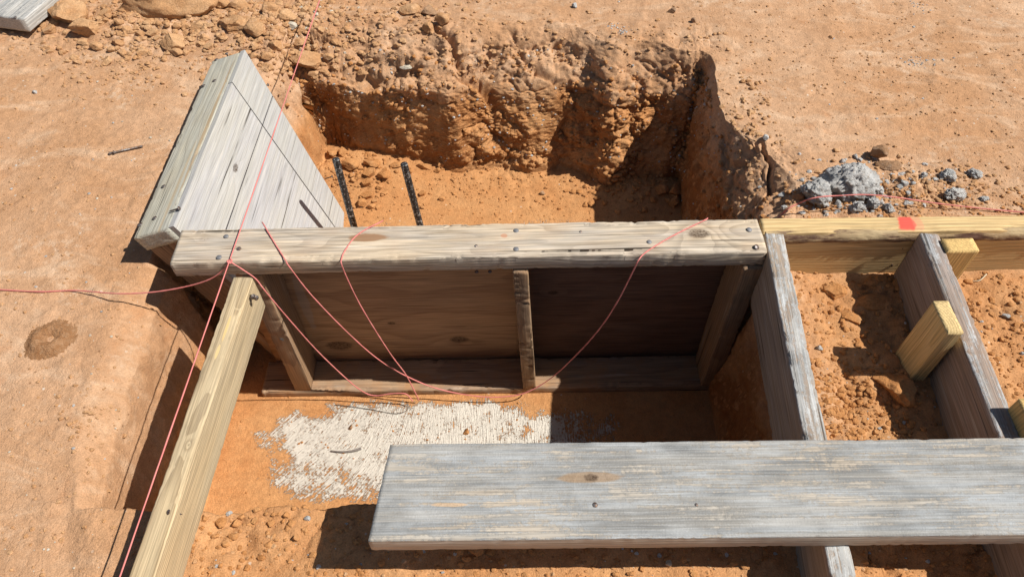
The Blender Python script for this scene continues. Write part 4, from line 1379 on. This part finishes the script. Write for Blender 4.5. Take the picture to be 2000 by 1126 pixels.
def rebar(a, b, r, label):
    L = (b - a).length
    n, m = int(L / 0.0012), 20
    vs = []
    for i in range(n + 1):
        s_ = i / n * L
        for j in range(m):
            t = 2 * math.pi * j / m
            ph = (s_ / 0.0085 + 0.25 * math.sin(t)) % 1.0
            rib = 0.0010 * max(0.0, math.cos((ph - 0.5) * 2 * math.pi)) ** 2
            lng = 0.0008 if j in (0, m // 2) else 0
            rr = r + max(rib, lng)
            vs.append((rr * math.cos(t), rr * math.sin(t), s_))
    N = len(vs)
    vs.append((0, 0, 0))
    vs.append((0, 0, L))
    idn = np.arange(N).reshape(n + 1, m)
    nx = np.roll(idn, -1, axis=1)
    f = np.stack([idn[:-1], nx[:-1], nx[1:], idn[1:]], -1).reshape(-1, 4)
    f = list(map(tuple, f)) + [(idn[n, j], idn[n, (j + 1) % m], idn[n, (j + 2) % m], N + 1) for j in range(0, m, 2)] + [(idn[0, (j + 2) % m], idn[0, (j + 1) % m], idn[0, j], N) for j in range(0, m, 2)]
    z = (b - a).normalized()
    x = Vector((1, 0, 0))
    x = (x - z * x.dot(z)).normalized()
    M = Matrix.Translation(a) @ Matrix((x, z.cross(x), z)).transposed().to_4x4()
    o = link("reinforcing_bar", mesh_np("reinforcing_bar", np.array(vs), np.array(f), RB), world=M)
    tag(o, label, "steel bar", "steel bars behind the form")


def bar_from(px, py, px2, py2, y, r, label):
    top = V(px, py, y)
    mid = V(px2, py2, y - 0.004)
    bot = top + (mid - top) * ((-0.42 - top.z) / (mid.z - top.z))
    rebar(bot, top, r, label)


bar_from(656, 311, 689, 433, 1.32, 0.0082, "black ribbed steel bar at left, touching the leaning panel's edge")
bar_from(789, 320, 819, 434, 1.30, 0.0082, "black ribbed steel bar at right, standing free behind the form")

# --- loose nails and twigs ------------------------------------------------------
LN = nail_mesh("loose_nail", L=0.072, hr=0.0042, sr=0.0022, double=True)


def loose_nail(a, b, z, label, name="loose_nail", mat=None):
    pa, pb = drop(*a, z), drop(*b, z)
    d = (pa - pb)
    z_ = d.normalized()
    x = Vector((0, 0, 1))
    x = (x - z_ * x.dot(z_)).normalized()
    s_ = d.length / 0.0735
    M = Matrix.Translation(pa + Vector((0, 0, 0.004))) @ Matrix((x, z_.cross(x), z_)).transposed().to_4x4() @ Matrix.Scale(s_, 4)
    o = link(name, LN, world=M)
    tag(o, label, "nail")


loose_nail((216, 302), (284, 287), 0, "long rusty nail lying on the hard ground left of the leaning panel")


def tube(pts, r, res=8, sub=10, twist=0.0):
    P = [Vector(p) for p in pts]
    out = []
    for i in range(len(P) - 1):
        a, b, c, d = P[max(0, i - 1)], P[i], P[i + 1], P[min(len(P) - 1, i + 2)]
        for k in range(sub):
            t = k / sub
            out.append(0.5 * ((2 * b) + (c - a) * t + (2 * a - 5 * b + 4 * c - d) * t * t + (3 * b - a - 3 * c + d) * t ** 3))
    out.append(P[-1])
    vs, s_ = [], 0.0
    prevn = None
    for i, p in enumerate(out):
        t = (out[min(i + 1, len(out) - 1)] - out[max(i - 1, 0)]).normalized()
        n = Vector((0, 0, 1)) if prevn is None else prevn
        n = (n - t * n.dot(t))
        if n.length < 1e-4:
            n = t.orthogonal()
        n.normalize()
        prevn = n
        b = t.cross(n)
        if i:
            s_ += (p - out[i - 1]).length
        for j in range(res):
            a = 2 * math.pi * j / res
            rr = r(i / (len(out) - 1)) if callable(r) else r
            if twist:
                rr *= 1 + 0.18 * math.cos(2 * (a - s_ * twist))
            vs.append(p + n * (rr * math.cos(a)) + b * (rr * math.sin(a)))
    m = len(out)
    idn = np.arange(m * res).reshape(m, res)
    nx = np.roll(idn, -1, axis=1)
    f = np.stack([idn[:-1], nx[:-1], nx[1:], idn[1:]], -1).reshape(-1, 4)
    caps = [(idn[0, 0], idn[0, 3], idn[0, 2], idn[0, 1]), (idn[0, 0], idn[0, 5], idn[0, 4], idn[0, 3]), (idn[0, 0], idn[0, 7], idn[0, 6], idn[0, 5]),
            (idn[-1, 0], idn[-1, 1], idn[-1, 2], idn[-1, 3]), (idn[-1, 0], idn[-1, 3], idn[-1, 4], idn[-1, 5]), (idn[-1, 0], idn[-1, 5], idn[-1, 6], idn[-1, 7])]
    return np.array([tuple(v) for v in vs]), np.concatenate([f, np.array(caps)])


TWIG = NT("grey_twig")
TWIG = TWIG.done(TWIG.mix(TWIG.noise(TWIG.tc.outputs['Object'], 200, 3), (0.12, 0.10, 0.09), (0.3, 0.27, 0.24)), 0.8)


def twig(px_pts, z, r, label, name="twig", cat="twig", mat=TWIG, lift=0.003):
    pts = []
    for q in px_pts:
        p = drop(q[0], q[1], z)
        p.z += lift
        pts.append(p)
    v, f = tube(pts, lambda t: r * (1 - 0.5 * t), 8, 5)
    o = link(name, mesh_np(name, v, f, mat))
    tag(o, label, cat)
    return o


twig([(706, 876), (690, 881), (670, 883), (647, 881)], -0.40, 0.0032, "dark grey splinter lying on the white lime")
STRAW = NT("straw")
STRAW = STRAW.done((0.6, 0.52, 0.38), 0.7)
twig([(1925, 537), (1912, 549), (1898, 550)], -0.02, 0.0014, "pale straw lying right of the second joist", "straw", "straw", STRAW)
twig([(1452, 424 - 4), (1600, 405), (1622, 396)], 0.0, 0.0008, "thin pale straw in front of the concrete lumps", "straw", "straw", STRAW)
WIRE = NT("black_wire")
WIRE = WIRE.done((0.03, 0.03, 0.03), 0.6)
twig([(655, 791), (690, 795), (735, 802), (770, 808), (792, 804), (798, 793), (793, 783)], -0.40, 0.0007, "thin black wire curling up in front of the bottom plate", "wire", "wire", WIRE)

# --- pink strings ----------------------------------------------------------------
PINK = NT("pink_nylon_string")
_o = PINK.tc.outputs['Object']
PINK = PINK.done(PINK.mix(PINK.noise(_o, 30, 3), (0.62, 0.15, 0.14), (0.68, 0.27, 0.24)), 0.6, PINK.bump(PINK.noise(_o, 900, 2), 0.5, 0.0006), 0.3)


def string(name, pts, label, r=0.0013):
    v, f = tube(pts, r, 8, 12, twist=900)
    o = link(name, mesh_np(name, v, f, PINK))
    tag(o, label, "string", "pink mason's strings tied to the form")
    return o


K = G(450, 514, TOP) + Vector((0, 0, 0.006))
far_ = G(640, -45, TOP + 0.035)
mid_far = K.lerp(far_, 0.5)
near_ = G(208, 1200, TOP + 0.01)
string("taut_string", [far_, mid_far, K, K.lerp(near_, 0.5), near_], "taut pink string running straight from the far bank over the form toward the camera", 0.0012)


def gp(px, py, z=0.0, lift=0.003):
    p = drop(px, py, z)
    p.z += lift
    return p


string("side_string", [K, G(436, 527, 0.085), G(410, 545, 0.062), G(365, 559, 0.04), G(300, 570, 0.026), G(230, 573, 0.018), gp(150, 570, 0, 0.005), gp(80, 571), gp(0, 567), gp(-60, 563)],
       "slack pink string trailing left from the knot onto the ground")
yf = YF - 0.008
string("slack_string", [K, V(478, 529, 0.862), V(500, 545, 0.850), V(518, 568, 0.835), V(560, 618, 0.84), V(620, 685, 0.85), V(680, 742, 0.855), V(712, 766, 0.852), V(735, 772, 0.850),
                        V(765, 768, 0.849), V(790, 768, 0.846), V(800, 775, 0.845), V(806, 783, 0.84)], "slack pink string passing the nail on the light stud down to the bottom plate", 0.0013)
string("slack_string", [G(512, 434, 0.085), G(516, 440, TOP + 0.002), G(535, 472, TOP + 0.002), G(557, 507, TOP + 0.003), V(566, 522, yf), V(610, 578, yf), V(680, 650, yf), V(740, 702, yf), V(800, 737, yf),
                        V(860, 760, yf - .006), V(930, 773, yf - .014), V(985, 774, yf - .016), V(1030, 765, yf - .012), V(1080, 735, yf), V(1130, 688, yf), V(1172, 640, yf), V(1205, 590, yf), V(1236, 530, yf),
                        G(1247, 508, TOP + 0.003), G(1262, 492, TOP + 0.002), G(1300, 468, TOP + 0.002), G(1340, 447, TOP + 0.002), G(1376, 430, TOP + 0.002), G(1382, 426, 0.09)],
       "long pink string hanging in a deep loop across both bays of the form")
string("slack_string", [G(748, 431, 0.085), G(738, 436, TOP + 0.002), G(712, 449, TOP + 0.002), G(690, 466, TOP + 0.002), G(672, 492, TOP + 0.002), G(667, 506, TOP + 0.003), V(667, 516, yf), V(680, 548, yf),
                        V(705, 598, yf), V(735, 648, yf), V(765, 694, yf), V(790, 727, yf - .004), V(802, 748, yf - .008), V(812, 768, yf - .012), V(818, 781, yf - .014)],
       "short pink string hanging from the form's top plank and crossing the long loop")
string("rim_string", [G(1500, 450, -0.03), gp(1522, 424, 0), G(1540, 407, 0.012), G(1560, 397, 0.02), G(1580, 389, 0.045), G(1605, 384, 0.05), G(1640, 382, 0.045), G(1680, 380, 0.045), G(1720, 382, 0.04), G(1770, 388, 0.025),
                      G(1830, 397, 0.012), G(1900, 405, 0.008), G(1960, 411, 0.006), G(2040, 418, 0.006)], "pink string lying over the concrete lumps behind the yellow board")
# knot and its nail at the corner of the top plank
KN = [K + Vector((0.004 * math.cos(a) * (1 + 0.2 * math.sin(3 * a)), 0.004 * math.sin(a), 0.0015 * math.sin(2 * a))) for a in np.linspace(0, 11, 26)]
v, f = tube(KN, 0.0015, 8, 4)
kn = link("string_knot", mesh_np("string_knot", v, f, PINK), bpy.data.objects["taut_string"], local=Matrix.Identity(4))
